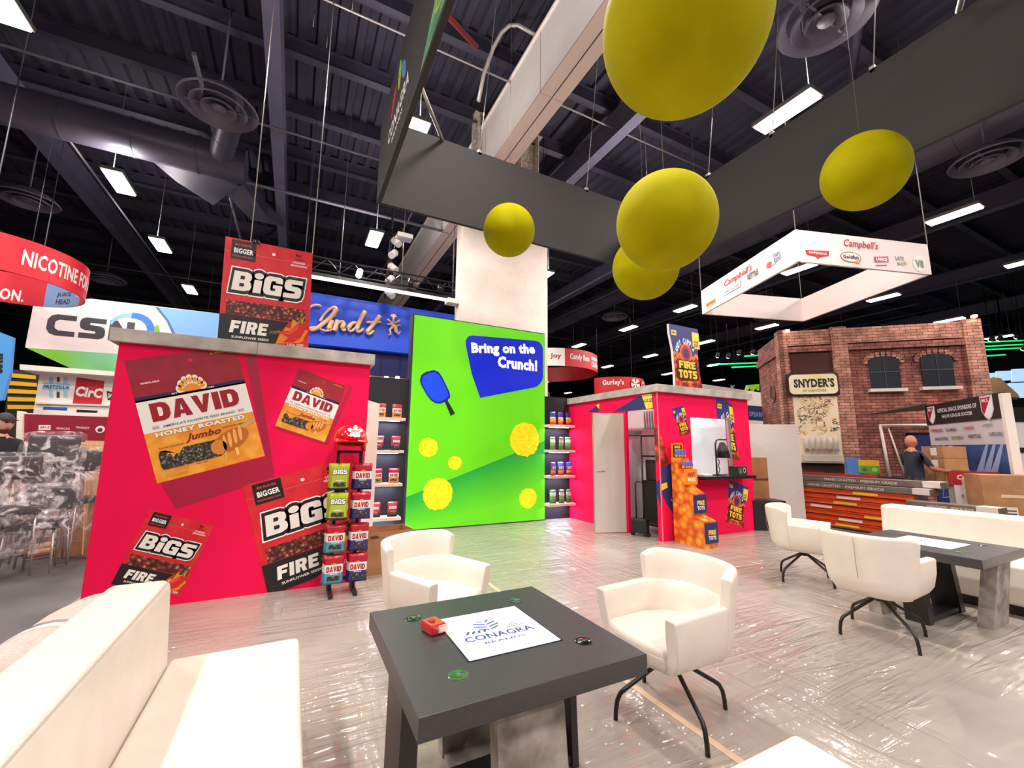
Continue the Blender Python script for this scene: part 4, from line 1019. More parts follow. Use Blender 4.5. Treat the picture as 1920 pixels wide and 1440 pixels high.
make_chair((2.045, 1.95, 0), radians(180), 'white tub chair to the right of the near table, seen from its front', radians(-18))
make_chair((4.44, 1.93, 0), radians(4), 'white tub chair seen from behind with a centre seam, in front of the far table', radians(-30))
make_chair((5.48, 3.08, 0), radians(-64), 'white tub chair seen from the side at the far end of the far table', radians(-12))
make_chair((0.98, 3.12, 0), radians(-62), 'white tub chair at the back of the near table, facing the viewer', radians(-60))

def make_table(loc, label, var):
    t = thing('touch_table', label, 'table', loc, 0, 'square black tables with lit screens')
    s = .478; z1 = .66; z0 = .585
    one('tabletop', BLACK_WOOD, t, box, -s, s, -s, s, z0, z1-.0, .003)
    sc_ = one('screen', glow('#f4f8ff', 1.1), t, box, -.205, .225, -.215, .225, z1, z1+.003)
    one('screen_border', mat('screen_bezel', '#0d0d10', .1), t, box, -.212, .232, -.222, .232, z1-.001, z1+.0015)
    a = Art(); bl = mat('logo_blue', '#33429a', .4, emit=.3)
    a.text('CONAGRA', .0, -.045, .34, .052, bl, 1, .03)
    a.text('BRANDS', .0, -.105, .2, .02, bl, 1, .03)
    for k in range(4):   # leaf of stripes
        for sgn in (-1, 1):
            y_ = .01+k*.028; w_ = (.05, .062, .055, .032)[k]
            a.poly([(-.02+sgn*.004, y_), (-.02+sgn*.004, y_+.012), (-.02+sgn*w_, y_+.035), (-.02+sgn*w_*1.02, y_+.022)], bl, 1)
    for k in range(4): a.poly([(-.15+k*.03, .0), (-.135+k*.03, .0), (-.115+k*.024, .035-.004*k), (-.13+k*.024, .03-.004*k)], bl, 1)
    for k in range(3): a.poly([(.05+.01*k, .0+.016*k), (.15-.012*k, .004+.016*k), (.15-.02*k, .01+.016*k), (.06+.012*k, .007+.016*k)], bl, 1)
    a.build('screen_logo', (.01, 0, z1+.003), (1, 0, 0), (0, 1, 0), t, world=False, eps=.0003, base=.0003)
    for x, y, c in ((-.28, -.29, '#2f5a2c'), (.31, -.27, '#141416'), (.27, .3, '#24442a'), (-.3, .3, '#141416')):
        bm = B(); lathe(bm, [(.001, z1+.003), (.026, z1+.003), (.033, z1+.001), (.037, z1+.002), (.04, z1)], (x, y, 0), 24)
        p_ = obj('charging_puck', bm, mat('puck_'+c.lstrip('#'), c, .15, coat=.5), t, smooth=40)
        a = Art(); a.text('Qi', 0, 0, .016, .012, '#8a9a8a', 1, .02); a.build('puck_mark', (x, y, z1+.0035), (1, 0, 0), (0, 1, 0), p_, world=False, eps=.0003, base=.0003)
    BK = mat('leg_black', '#262426', .35)
    if var == 0:
        one('black_leg', BK, t, prism, [(-.455, .09, 0), (-.455, -.14, 0), (-.44, -.12, z0), (-.44, .14, z0)], (.07, 0, 0))
        one('black_leg', BK, t, prism, [(.40, .16, 0), (.40, -.05, 0), (.38, -.05, z0), (.38, .14, z0)], (.035, 0, 0))
        one('base_plate', BK, t, box, -.385, .4, -.04, .14, .02, .055)
        one('concrete_leg', CONCRETE, t, prism, [(-.13, -.38, 0), (.17, -.38, 0), (.145, -.35, z0), (-.15, -.35, z0)], (0, .07, 0))
        one('concrete_leg', CONCRETE, t, prism, [(-.13, .36, 0), (.17, .36, 0), (.145, .33, z0), (-.15, .33, z0)], (0, -.07, 0))
        one('concrete_base', CONCRETE, t, box, -.12, .15, -.31, .29, 0, .02)
    else:
        one('black_leg', BK, t, prism, [(-.31, .12, 0), (-.31, -.05, 0), (-.36, -.05, z0), (-.36, .12, z0)], (.08, 0, 0))
        one('black_leg', BK, t, prism, [(.36, .16, 0), (.36, -.05, 0), (.22, -.05, z0), (.22, .16, z0)], (.09, 0, 0))
        one('base_plate', BK, t, box, -.23, .36, -.04, .12, .02, .055)
        one('concrete_leg', CONCRETE, t, prism, [(.06, -.33, 0), (.42, -.33, 0), (.36, -.42, z0), (.06, -.42, z0)], (0, .1, 0))
        one('concrete_leg', CONCRETE, t, prism, [(-.38, .36, 0), (-.1, .36, 0), (-.1, .42, z0), (-.38, .42, z0)], (0, -.1, 0))
    return t
make_table((.893, 1.905, 0), 'square black table with glowing logo screen, nearest the viewer', 0)
make_table((5.36, 1.89, 0), 'square black table with glowing screen in front of the right sofa', 1)
rb = thing('small_red_box', 'small shiny red plastic box lying on the near black table', 'box', (.64, 2.02, .66), .25)
one('shell', mat('red_plastic', '#c41c1c', .2, coat=.8), rb, box, -.04, .04, -.05, .05, 0, .045, .012, 3)
one('clear_cap', mat('pink_clear', '#f0b6a8', .1, coat=.6), rb, box, -.005, .043, -.054, .02, .006, .04, .006)
bm = B(); bmesh.ops.create_uvsphere(bm, u_segments=14, v_segments=8, radius=.016); bmesh.ops.translate(bm, verts=bm.verts[:], vec=(-.01, 0, .042)); obj('knob', bm, mat('red_plastic2', '#a01414', .25), rb, smooth=80)

def sofa(label, x0, x1, xb0, xb1, ya, yb, side):
    """seat x0..x1, back xb0..xb1, runs along y; side=+1 when the back is at smaller x"""
    t = thing('bench_sofa', label, 'sofa', ((x0+x1)/2, (ya+yb)/2, 0))
    one('seat', WHITE_LEATHER, t, box, min(x0, x1), max(x0, x1), ya, yb, .09, .45, .035, 4, world=True, smooth=40)
    one('plinth', BLACK_METAL, t, box, min(x0, x1)+.04, max(x0, x1)-.04, ya+.04, yb-.04, 0, .09, world=True)
    bm = B(); nb = bmesh.new(); bmesh.ops.create_cube(nb, size=1)
    for v in nb.verts:
        x = xb0 if v.co.x*side < 0 else xb1
        if v.co.x*side > 0 and v.co.z > 0: x = xb1-side*.05
        v.co = Vector((x, ya if v.co.y < 0 else yb, .09 if v.co.z < 0 else .83))
    bmesh.ops.recalc_face_normals(nb, faces=nb.faces[:])
    bmesh.ops.bevel(nb, geom=nb.edges[:], offset=.04, segments=5, profile=.55, affect='EDGES'); merge(bm, nb)
    obj('backrest', bm, WHITE_LEATHER, t, True, smooth=40)
    xs = xb1-side*.03
    one('piping', flat('#dccfc6'), t, tube, [(xs-side*.02+side*.0, ya+.05, .8325), (xs-side*.02, yb-.05, .8325)], .0025, 5, world=True)
    return t
sofa('long white sofa cut off by the lower left corner of the frame', -.46, .115, -.735, -.44, .0, 2.79, 1)
sofa('long white sofa behind the far table at the right edge', 6.08, 6.68, 7.0, 6.66, .4, 2.8, -1)
t = thing('bench_sofa', 'corner of a white upholstered seat at the bottom of the frame', 'sofa', (1.4, .6, 0))
one('seat', WHITE_LEATHER, t, box, .95, 1.77, .15, 1.085, .09, .45, .03, 4, world=True, smooth=40)
one('plinth', BLACK_METAL, t, box, 1.0, 1.72, .2, 1.03, 0, .09, world=True)

# rolls of carpet left of the sofa
CARPET = noisy('carpet_beige', '#c9b3a8', '#dcc8bd', 60, .95, bump=.4, bscale=160)
WRAP = mat('clear_wrap', '#efe6e8', .12, coat=.9); 
def cloth_wrap(name, alpha, col='#e9e3e6'):
    if name in _m: return _m[name]
    m = mat(name, col, .25, coat=.6); nt = m.node_tree; N = nt.nodes; L = nt.links; b = N['Principled BSDF']
    tc = N.new('ShaderNodeTexCoord'); nz = N.new('ShaderNodeTexNoise'); nz.inputs['Scale'].default_value = 5; nz.inputs['Detail'].default_value = 5; nz.inputs['Distortion'].default_value = 2
    mr = N.new('ShaderNodeMapRange'); mr.inputs['From Min'].default_value = .5; mr.inputs['From Max'].default_value = .74
    mr.inputs['To Min'].default_value = alpha*.35; mr.inputs['To Max'].default_value = min(1, alpha*5)
    bp = N.new('ShaderNodeBump'); bp.inputs['Strength'].default_value = 1; bp.inputs['Distance'].default_value = .03
    L.new(tc.outputs['Object'], nz.inputs['Vector']); L.new(nz.outputs['Fac'], mr.inputs['Value']); L.new(mr.outputs[0], b.inputs['Alpha'])
    L.new(nz.outputs['Fac'], bp.inputs['Height']); L.new(bp.outputs[0], b.inputs['Normal'])
    return m
CLEAR = cloth_wrap('clear_plastic', .17)
def roll(label, a, b, r, m, nm='carpet_roll'):
    t = thing(nm, label, 'roll', (a[0], a[1], 0)); bm = B(); A_ = Vector(a); B_ = Vector(b); n = 14
    tube(bm, [A_+(B_-A_)*k/n for k in range(n+1)], [r*(.93+.07*min(1, min(k, n-k)))+.004*sin(k*2.1) for k in range(n+1)], 30)
    obj('roll', bm, m, t, True, smooth=60); return t
t = roll('thick beige carpet roll lying behind the near left sofa', (-1.06, 3.95, .26), (-1.28, .2, .26), .26, CARPET)
one('tape_band', WRAP, t, tube, [(-1.093, 3.4, .26), (-1.098, 3.3, .26)], .266, 30, world=True)
roll('second beige carpet roll at the far left edge beside the first', (-1.66, 2.9, .22), (-1.86, -.2, .22), .22, CARPET)
# ================================================================== BACKGROUND, LEFT
def board(name, label, cat, y, pts, m, th=.08, part='board', ground=(), wires=()):
    """upright board in a plane facing the hall's front; outline given by sight lines"""
    P = [FY(px, py, y) for px, py in pts]
    for g_ in ground: P[g_].z = 0
    cx = sum(p.x for p in P)/len(P); z = min(p.z for p in P)
    t = thing(name, label, cat, (cx, y, z)); bm = B(); prism(bm, P, (0, th, 0)); obj(part, bm, m, t, True)
    for g_ in wires: one('hanging_wire', PIPE, t, tube, [P[g_]+Vector((0, .02, -.03)), Vector((P[g_].x, y+.02, 10.74))], .01, 5, world=True)
    def uv(px, py): p = FY(px, py, y); return (p.x, p.z)
    return t, uv, ((0, y, 0), (1, 0, 0), (0, 0, 1))
def ptext(a, uv, s, x0, y0, x1, y1, hp, m, L=1, off=.02, shear=0):
    """text from sight line (x0,y0) to (x1,y1) at mid height, hp pixels tall"""
    p = uv(x0, y0); q = uv(x1, y1); c = uv((x0+x1)/2, (y0+y1)/2-hp/2); d = uv((x0+x1)/2, (y0+y1)/2+hp/2)
    a.text(s, (p[0]+q[0])/2, (p[1]+q[1])/2, sqrt((q[0]-p[0])**2+(q[1]-p[1])**2), abs(c[1]-d[1]), m, L, off, shear, atan2(q[1]-p[1], q[0]-p[0]))
def ring_sign(name, label, c, R, z0, z1, segs, texts):
    t = thing(name, label, 'hanging sign', (c[0], c[1], z0))
    for a0, a1, m in segs:
        bm = B(); n = max(3, int((a1-a0)/6))
        def P(r, k, z): th = radians(a0+(a1-a0)*k/n); return (r*cos(th), r*sin(th), z)
        loft(bm, [[P(R, k, 0), P(R, k, z1-z0), P(R-.04, k, z1-z0), P(R-.04, k, 0)] for k in range(n+1)], smooth=False)
        obj('ring_panel', bm, m, t, smooth=30)
    for s, a0, a1, zc, h, col_, inner in texts:
        vs, fs = glyphs(s, .03)
        x0 = min(p[0] for p in vs); x1 = max(p[0] for p in vs); y0 = min(p[1] for p in vs); y1 = max(p[1] for p in vs)
        r = R-.045 if inner else R+.005; V = []
        for p in vs:
            u = (p[0]-x0)/(x1-x0); th = radians(a0+(a1-a0)*u); V.append((r*cos(th), r*sin(th), zc-z0+((p[1]-y0)/(y1-y0)-.5)*h))
        me = bpy.data.meshes.new('lettering'); me.from_pydata(V, [], fs); link('lettering', me, flat(col_), t)
    for w_ in (-.9, .9): one('hanging_wire', PIPE, t, tube, [(0, w_*(R-.02), z1-z0-.02), (0, w_*(R-.02), 10.74-z0)], .006, 5)
    return t
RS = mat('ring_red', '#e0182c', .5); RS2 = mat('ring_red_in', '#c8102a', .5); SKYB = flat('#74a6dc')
rs = ring_sign('curved_sign', 'curved red ring sign with white lettering hanging at the left edge', (-5.5, 11.55), 1.36, 4.5, 5.17,
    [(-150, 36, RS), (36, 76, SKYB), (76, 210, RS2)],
    [('NICOTINE FOR ANY', -50, 30, 4.83, .3, '#f6ecec', False), ('OCCASION.', 138, 91, 4.68, .26, '#f6ecec', True), ('HEAD', 66, 51, 4.62, .12, '#2a2a30', True), ('JUICE', 66, 51, 4.78, .12, '#2a2a30', True), ('FREE', 44, 38, 4.75, .1, '#eef4fa', True)])
for a_ in ():
    one('hanging_wire', ALU, rs, tube, [(1.3*cos(radians(a_)), 1.3*sin(radians(a_)), .6), (0, 0, 5)], .008, 5)

t, uv, PL = board('banner', 'white and blue hanging banner with dark lettering above the crimson seed wall', 'banner', 14, [(47, 651), (62, 574), (170, 560), (412, 588), (412, 690), (220, 720), (165, 705), (105, 678)], flat('#eee4e2'), wires=(1, 3))
a = Art()
a.poly([uv(*p) for p in [(49, 652), (412, 676), (412, 690), (260, 722), (165, 705), (105, 678)]], noisy('banner_fade', '#7cc440', '#86d6d8', .5, .5, 1), 0)
a.poly([uv(*p) for p in [(296, 576), (412, 588), (412, 676), (334, 672), (328, 628), (315, 600)]], '#79aee2', 1)
a.poly([uv(*p) for p in [(290, 575), (297, 576), (316, 600), (330, 628), (336, 672), (332, 672), (325, 630), (312, 602)]], '#4a6e94', 2)
p_ = uv(87, 613); q_ = uv(252, 618); hh = abs(uv(170, 596)[1]-uv(170, 635)[1])
block(a, 'CSN', (p_[0]+q_[0])/2, (p_[1]+q_[1])/2, q_[0]-p_[0], hh, '#47474d', 2, .14)
def cres(a, c, m, r0, r1, a0, a1, L):
    P = [(c[0]+r0*cos(radians(a0+(a1-a0)*k/12)), c[1]+r0*sin(radians(a0+(a1-a0)*k/12))) for k in range(13)]
    Q = [(c[0]+r1*cos(radians(a0+(a1-a0)*k/12))-.03, c[1]-.03+r1*sin(radians(a0+(a1-a0)*k/12))) for k in range(12, -1, -1)]
    a.poly(P+Q, m, L)
c = uv(243, 617)
cres(a, c, '#8cc0ec', .42, .34, 60, 165, 3); cres(a, (c[0]+.08, c[1]+.03), '#3a7ad8', .42, .3, -5, 100, 4); cres(a, (c[0]+.2, c[1]-.02), '#7ab82e', .42, .34, -60, 30, 3)
a.build('banner_print', *PL, parent=t)
t, uv, PL = board('blue_sign', 'sky blue sign cut off at the left edge of the frame', 'sign', 9.5, [(-60, 600), (24, 632), (18, 700), (4, 750), (-60, 760)], flat('#4f9ae0'), wires=(0,))
a = Art(); ptext(a, uv, 'E', -8, 672, 6, 672, 18, '#20222a', 1, .08); ptext(a, uv, 'S', -8, 692, 6, 692, 18, '#20222a', 1, .08); a.build('sign_print', *PL, parent=t)
YEL = flat('#e2b21c')
t, uv, PL = board('yellow_stand', 'far yellow and black stand with slatted tiers at the left edge', 'stand', 17, [(20, 692), (72, 697), (76, 770), (16, 770)], flat('#2c2618'), .4, 'tower_body', ground=(2, 3))
for k in range(5):
    bm = B(); prism(bm, [FY(*p, 16.95) for p in [(14, 699+k*15), (66+k*2, 704+k*14), (66+k*2, 711+k*14), (14, 707+k*15)]], (0, .05, 0)); obj('slat', bm, YEL, t, True)

# white snack booth behind
t, uv, PL = board('white_booth', 'white exhibition booth with square brand plaques behind the seed wall', 'booth', 11, [(66, 772), (76, 690), (235, 700), (230, 775)], WHITE_PAINT, .5, 'fascia', ground=(0, 3))
bm = B(); prism(bm, [FY(*p, 10.7) for p in [(37, 683), (235, 698), (235, 706), (37, 693)]], (0, 1.0, 0)); obj('roof_slab', bm, WHITE_PAINT, t, True)
bm = B(); prism(bm, [FY(*p, 10.96) for p in [(66, 754), (205, 759), (205, 762), (66, 757)]], (0, .05, 0)); obj('ledge', bm, flat('#d8d0cc'), t, True)
a = Art()
for x in (92, 119): a.poly([uv(*p) for p in [(x, 706), (x+8, 706.5), (x+8, 746), (x, 745)]], '#a9d0e6', 0)
a.poly([uv(*p) for p in [(80, 718), (132, 720), (130, 733), (79, 731)]], '#a9d0e6', 1)
a.poly([uv(*p) for p in [(107, 707), (112, 707), (112, 746), (106, 746)]], '#3a3234', 0); a.poly([uv(*p) for p in [(107, 716), (112, 716), (112, 735), (107, 735)]], '#a9d0e6', 2)
ptext(a, uv, 'PRETZILLA', 82, 725, 130, 727, 6, '#3b4450', 3, .03)
a.poly([uv(*p) for p in [(144, 707), (196, 715), (190, 761), (136, 757)]], '#c4202c', 1)
ptext(a, uv, 'CirC', 142, 733, 192, 738, 19, '#f6ecec', 2, .05)
a.poly([uv(*p) for p in [(200, 733), (216, 736), (214, 752), (202, 750)]], '#26262a', 1); ptext(a, uv, 'W', 202, 742, 214, 744, 10, '#f0ecea', 2, .04)
a.poly([uv(*p) for p in [(82, 762.5), (126, 764), (126, 770), (80, 768)]], '#2b5aa8', 1); a.poly([uv(*p) for p in [(144, 768), (184, 770), (182, 774), (143, 773)]], '#1c1a1c', 1)
a.build('plaque_print', *PL, parent=t)

t, uv, PL = board('maroon_partition', 'dark red printed partition with small logos behind the seed wall', 'partition', 8.6, [(40, 1010), (42, 774), (230, 781), (230, 1000)], flat('#e8dcd6'), .08)
a = Art(); a.poly([uv(*p) for p in [(42, 776), (230, 783), (230, 830), (38, 828)]], '#8e1830', 0)
a.poly([uv(*p) for p in [(73, 797), (95, 797), (95, 806), (72, 806)]], '#efe6e6', 1); ptext(a, uv, 'ARCS', 75, 801, 93, 801, 5, '#7a1a30', 2, .02)
ptext(a, uv, 'SNACKS', 106, 803, 131, 804, 4, '#e8d2d6', 2, .02); ptext(a, uv, 'MARKET', 143, 801, 168, 803, 4, '#e8d2d6', 2, .02)
c = uv(188, 805); a.ell(c[0], c[1], .055, .055, '#efe6e6', 1); a.ell(c[0], c[1]-.01, .03, .03, '#5a2a34', 2)
a.build('logo_print', *PL, parent=t)
one('end_post', WHITE_PAINT, t, prism, [FY(22, 1000, 8.55), FY(32, 770, 8.55), FY(42, 772, 8.55), FY(38, 1000, 8.55)], (0, .12, 0), world=True)
PLY = noisy('plywood', '#d8a873', '#e8c092', 3, .7, stretch=(6, 6, 1))
for i, (pts, y) in enumerate(([[(118, 940), (126, 828), (162, 832), (170, 935)], 8.0], [[(150, 940), (160, 826), (230, 828), (225, 935)], 8.3], [[(172, 935), (174, 880), (200, 882), (198, 935)], 7.9])):
    P = [FY(*p, y) for p in pts]; P[0].z = P[3].z = 0
    tt = one('plywood_sheet', PLY, None, prism, P, (0, .03, 0), world=True)
    tag(tt, ['tall plywood sheet leaning behind the wrapped chairs', 'wide plywood sheet behind, next to the crimson wall edge', 'small plywood piece beside the crimson wall edge'][i], 'board')

def lumpy(bm, rings, amp, seed, n=28):
    rr = random.Random(seed); ph = [rr.uniform(0, 6) for _ in range(6)]
    R = []
    for j, (cx, cy, z, rx, ry) in enumerate(rings):
        R.append([(cx+rx*cos(2*pi*k/n)*(1+amp*sin(5*2*pi*k/n+ph[0]+z*4)+amp*.6*sin(9*2*pi*k/n+ph[1]-z*9)),
                   cy+ry*sin(2*pi*k/n)*(1+amp*sin(4*2*pi*k/n+ph[2]-z*5)+amp*.6*sin(11*2*pi*k/n+ph[3]+z*7)), z) for k in range(n)])
    loft(bm, R, caps=True)
def wrapped_chair(loc, rz, h, label, backs=1):
    t = thing('wrapped_chair', label, 'chair', loc, rz, 'bar chairs wrapped in clear plastic')
    bk = mat('black_leather', '#1d1b1e', .35)
    for i in range(backs):
        one('backrest', bk, t, box, -.24, .24, .14, .22, h-.3-i*.34, h-.02-i*.34, .04, 3, smooth=50)
    one('seat', bk, t, box, -.24, .24, -.22, .2, h*.5, h*.5+.09, .035, 3, smooth=50)
    for x in (-.22, .22):
        for y in (-.2, .2): one('leg', ALU, t, tube, [(x*1.05, y*1.05, 0), (x*.9, y*.9, h*.5)], .012, 6)
    bm = B(); lumpy(bm, [(0, 0, .25, .3, .28), (0, 0, .45, .34, .3), (0, 0, h*.5, .36, .33), (0, .05, h*.6, .34, .28), (0, .1, h*.8, .31, .2), (0, .12, h, .29, .14), (.02, .14, h+.03, .2, .08)], .07, int(h*100))
    obj('plastic_cover', bm, CLEAR, t, smooth=80)
    return t
p = FY(95, 850, 7.6); wrapped_chair((p.x, 7.6, 0), .2, 1.62, 'black bar chair wrapped in clear plastic, tallest one beside the plywood', 2)
p = FY(140, 900, 7.8); wrapped_chair((p.x, 7.75, 0), -.3, 1.42, 'plastic-wrapped chair half hidden at the right of the tallest one')
p = FY(15, 900, 7.0); wrapped_chair((p.x, 7.1, 0), .5, 1.36, 'plastic-wrapped dark chair at the left edge of the frame')
p = FY(62, 930, 7.0); wrapped_chair((p.x, 7.25, 0), .0, .98, 'low plastic-wrapped chair standing between the two taller wrapped ones')
TUBE_M = noisy('cardboard_tube', '#d29c78', '#e3b08c', 6, .8); DARKIN = mat('tube_inside', '#3a2a24', .9)
def tube_roll(a, b, r, label):
    t = thing('cardboard_tube', label, 'tube', (a[0], a[1], 0), 0, 'cardboard tubes on the floor'); bm = B(); pipe(bm, a, b, r, r*.9, 24, 0, 1)
    obj('tube', bm, [TUBE_M, DARKIN], t, True, smooth=50)
p = FZ(145, 1012, .12); tube_roll((p.x, p.y, .155), (p.x+1.6, p.y+2.2, .155), .155, 'largest cardboard tube with a wide dark open end, next to the crimson wall')
for i, (px, py, r, lb) in enumerate(((45, 1042, .05, 'thin cardboard tube with its open end nearest the left edge'), (50, 1030, .055, 'thin cardboard tube resting behind the leftmost one'), (100, 1026, .048, 'thin cardboard tube in the middle of the pile'), (30, 1036, .03, 'thinnest cardboard tube at the left of the pile'), (60, 1018, .05, 'thin cardboard tube at the back of the pile'))):
    p = FZ(px, py, r); tube_roll((p.x, p.y, r+.001), (p.x+1.9, p.y+1.75, r+.001), r, lb)
WOOL = noisy('wool_white', '#d5cdc4', '#eee6dc', 20, .95, bump=.8, bscale=40)
roll('shaggy white rolled carpet behind the wrapped chairs', (-3.5, 9.2, .62), (-1.3, 9.2, .62), .2, WOOL)
roll('dark rolled carpet under the shaggy white one', (-3.6, 8.9, .22), (-1.3, 9.6, .22), .22, noisy('carpet_dark', '#3a3634', '#4a4542', 20, .9))
o = one('wood_batten', PLY, None, tube, [(-3.6, 9.0, .01), (-3.6, 9.0, .9)], .02, 4, world=True); tag(o, 'upright wooden batten at the back of the carpet rolls', 'batten')

# ---------------------------------------------------------------- people
def person(loc, rz, label, H=1.76, shirt='#26262c', trousers='#3a3a3c', skin='#c88f74', arms='down', cap=None, hair='#2a1d18', beard=False, boxes=False):
    t = thing('person', label, 'person', loc, rz); s = H/1.76
    bm = bmesh.new(); V = {}; lay = bm.verts.layers.skin.verify()
    def v(n, p, r):
        q = bm.verts.new(Vector(p)*s); q[lay].radius = (r*s, r*s*(.8 if n in ('chest', 'spine', 'pel') else 1)); V[n] = q; return q
    def e(a, b): bm.edges.new((V[a], V[b]))
    v('pel', (0, 0, .96), .135); v('spine', (0, 0, 1.16), .13); v('chest', (0, 0, 1.36), .15); v('neck', (0, .0, 1.49), .06); v('hd', (.015, 0, 1.56), .06)
    e('pel', 'spine'); e('spine', 'chest'); e('chest', 'neck'); e('neck', 'hd')
    for k, m in (('l', 1), ('r', -1)):
        v('hip'+k, (0, m*.1, .9), .095); v('kn'+k, (.02, m*.11, .5), .06); v('an'+k, (0, m*.11, .1), .042); v('toe'+k, (.17, m*.12, .035), .035)
        e('pel', 'hip'+k); e('hip'+k, 'kn'+k); e('kn'+k, 'an'+k); e('an'+k, 'toe'+k)
        v('sh'+k, (0, m*.19, 1.41), .065); e('chest', 'sh'+k)
        if arms == 'carry': el, wr, ha, fd = (.1, m*.3, 1.15), (.36, m*.24, 1.12), (.43, m*.21, 1.12), (1, -m*.35, 0)
        else: el, wr, ha, fd = (-.02, m*.25, 1.14), (.05, m*.26, .9), (.06, m*.26, .83), (.15, 0, -1)
        v('el'+k, el, .047); v('wr'+k, wr, .03); v('ha'+k, ha, .034)
        e('sh'+k, 'el'+k); e('el'+k, 'wr'+k); e('wr'+k, 'ha'+k)
        fd = Vector(fd).normalized(); sd = Vector((0, 0, 1)) if arms == 'carry' else Vector((1, 0, 0))
        for f in range(4):
            b0 = Vector(ha)+fd*.03+sd*(.024-.016*f); L_ = (.07, .08, .075, .06)[f]; cu = Vector((0, -m, 0)) if arms == 'carry' else Vector((0, -m, 0))
            v('f%d%s' % (f, k), b0+fd*L_*.5, .0085); v('g%d%s' % (f, k), b0+fd*L_*.9+cu*.02, .0075); e('ha'+k, 'f%d%s' % (f, k)); e('f%d%s' % (f, k), 'g%d%s' % (f, k))
        v('th'+k, Vector(ha)+sd*.035+fd*.015, .01); v('ti'+k, Vector(ha)+sd*.05+fd*.05, .008); e('ha'+k, 'th'+k); e('th'+k, 'ti'+k)
    V['pel'][lay].use_root = True
    me = bpy.data.meshes.new('body'); bm.to_mesh(me); bm.free(); o = bpy.data.objects.new('tmp', me); COL.objects.link(o)
    o.modifiers.new('k', 'SKIN').use_smooth_shade = True; md = o.modifiers.new('s', 'SUBSURF'); md.levels = md.render_levels = 2
    me2 = bpy.data.meshes.new_from_object(o.evaluated_get(bpy.context.evaluated_depsgraph_get())); bpy.data.objects.remove(o)
    bm = bmesh.new(); bm.from_mesh(me2); bpy.data.meshes.remove(me2)
    # head joined into the same surface mesh
    hb = bmesh.new(); bmesh.ops.create_uvsphere(hb, u_segments=24, v_segments=18, radius=1)
    for q in hb.verts:
        x, y, z = q.co; jaw = 1-.22*max(0, -z); nx = x*.1*jaw; ny = y*.077*jaw; nz_ = z*.125
        if x > .75 and abs(y) < .22 and -.35 < z < .15: nx += .022*(1-abs(y)/.22)       # nose
        if x > .6 and .1 < z < .3 and .15 < abs(y) < .5: nx -= .006                        # eye sockets
        if abs(y) > .93 and abs(z) < .3: ny += .012*(1 if y > 0 else -1)                  # ears
        q.co = Vector((nx+.015, ny, nz_+1.645))*s
    merge(bm, hb)
    SK = mat('skin_'+skin.lstrip('#'), skin, .5); SH = mat('cloth_'+shirt.lstrip('#'), shirt, .85); TR = mat('cloth_'+trousers.lstrip('#'), trousers, .85); SO = mat('shoe_black', '#1a1817', .5)
    for f in bm.faces:
        c = f.calc_center_median()/s; f.smooth = True; r_ = Vector((c.x, abs(c.y), c.z))
        if c.z > 1.475: k = 0
        elif c.z < .09: k = 3
        elif c.z < .97 and abs(c.y) < .2: k = 2
        elif arms == 'carry' and abs(c.y) > .17 and (c.x > .12 or c.z < 1.2) and c.z > 1.0: k = 0
        elif arms == 'down' and abs(c.y) > .2 and c.z < 1.2: k = 0
        else: k = 1
        f.material_index = k
    obj('body', bm, [SK, SH, TR, SO], t)
    for m in (1, -1):
        bm = B(); bmesh.ops.create_uvsphere(bm, u_segments=8, v_segments=6, radius=.011*s); bmesh.ops.translate(bm, verts=bm.verts[:], vec=Vector((.102, m*.03, 1.665))*s); obj('eye', bm, mat('eye_dark', '#1a1414', .2), t)
    one('mouth', mat('lip', '#8e4a40', .5), t, box, .098*s, .106*s, -.022*s, .022*s, 1.588*s, 1.595*s)
    if hair:
        hb = bmesh.new(); bmesh.ops.create_uvsphere(hb, u_segments=20, v_segments=14, radius=1)
        bmesh.ops.delete(hb, geom=[q for q in hb.verts if q.co.z < -.25 or (q.co.x > .45 and q.co.z < .55)], context='VERTS')
        for q in hb.verts: q.co = Vector((q.co.x*.107+.012, q.co.y*.085, q.co.z*.132+1.648))*s
        obj('hair', hb, mat('hair_'+hair.lstrip('#'), hair, .7), t)
    if beard:
        hb = bmesh.new(); bmesh.ops.create_uvsphere(hb, u_segments=16, v_segments=12, radius=1)
        bmesh.ops.delete(hb, geom=[q for q in hb.verts if q.co.z > -.35 or q.co.x < 0], context='VERTS')
        for q in hb.verts: q.co = Vector((q.co.x*.1+.018, q.co.y*.075, q.co.z*.135+1.645))*s
        obj('beard', hb, mat('beard_brown', '#5a3a2a', .8), t)
    if cap:
        hb = bmesh.new(); bmesh.ops.create_uvsphere(hb, u_segments=20, v_segments=12, radius=1)
        bmesh.ops.delete(hb, geom=[q for q in hb.verts if q.co.z < .1], context='VERTS')
        for q in hb.verts: q.co = Vector((q.co.x*.115+.012, q.co.y*.092, q.co.z*.12+1.67))*s
        prism(hb, [Vector((.08+.1*cos(a_), .08*sin(a_), 1.69))*s for a_ in [(-pi/2+pi*k/8) for k in range(9)]], (0, 0, .01))
        obj('cap', hb, mat('cap_'+cap.lstrip('#'), cap, .7), t)
    return t
p = EYE+ray(6, 790)*5.6
person((p.x, p.y, 0), radians(-35), 'bearded person in dark cap and black clothing at the left edge', 1.86, shirt='#1c1b1e', cap='#26242a', beard=True, skin='#d3a088')
p = EYE+ray(145, 812)*7.5
person((p.x, p.y, 0), radians(-70), 'person with short dark hair partly hidden behind the wrapped chairs', 1.84, shirt='#2a2a30', hair='#1a1412')

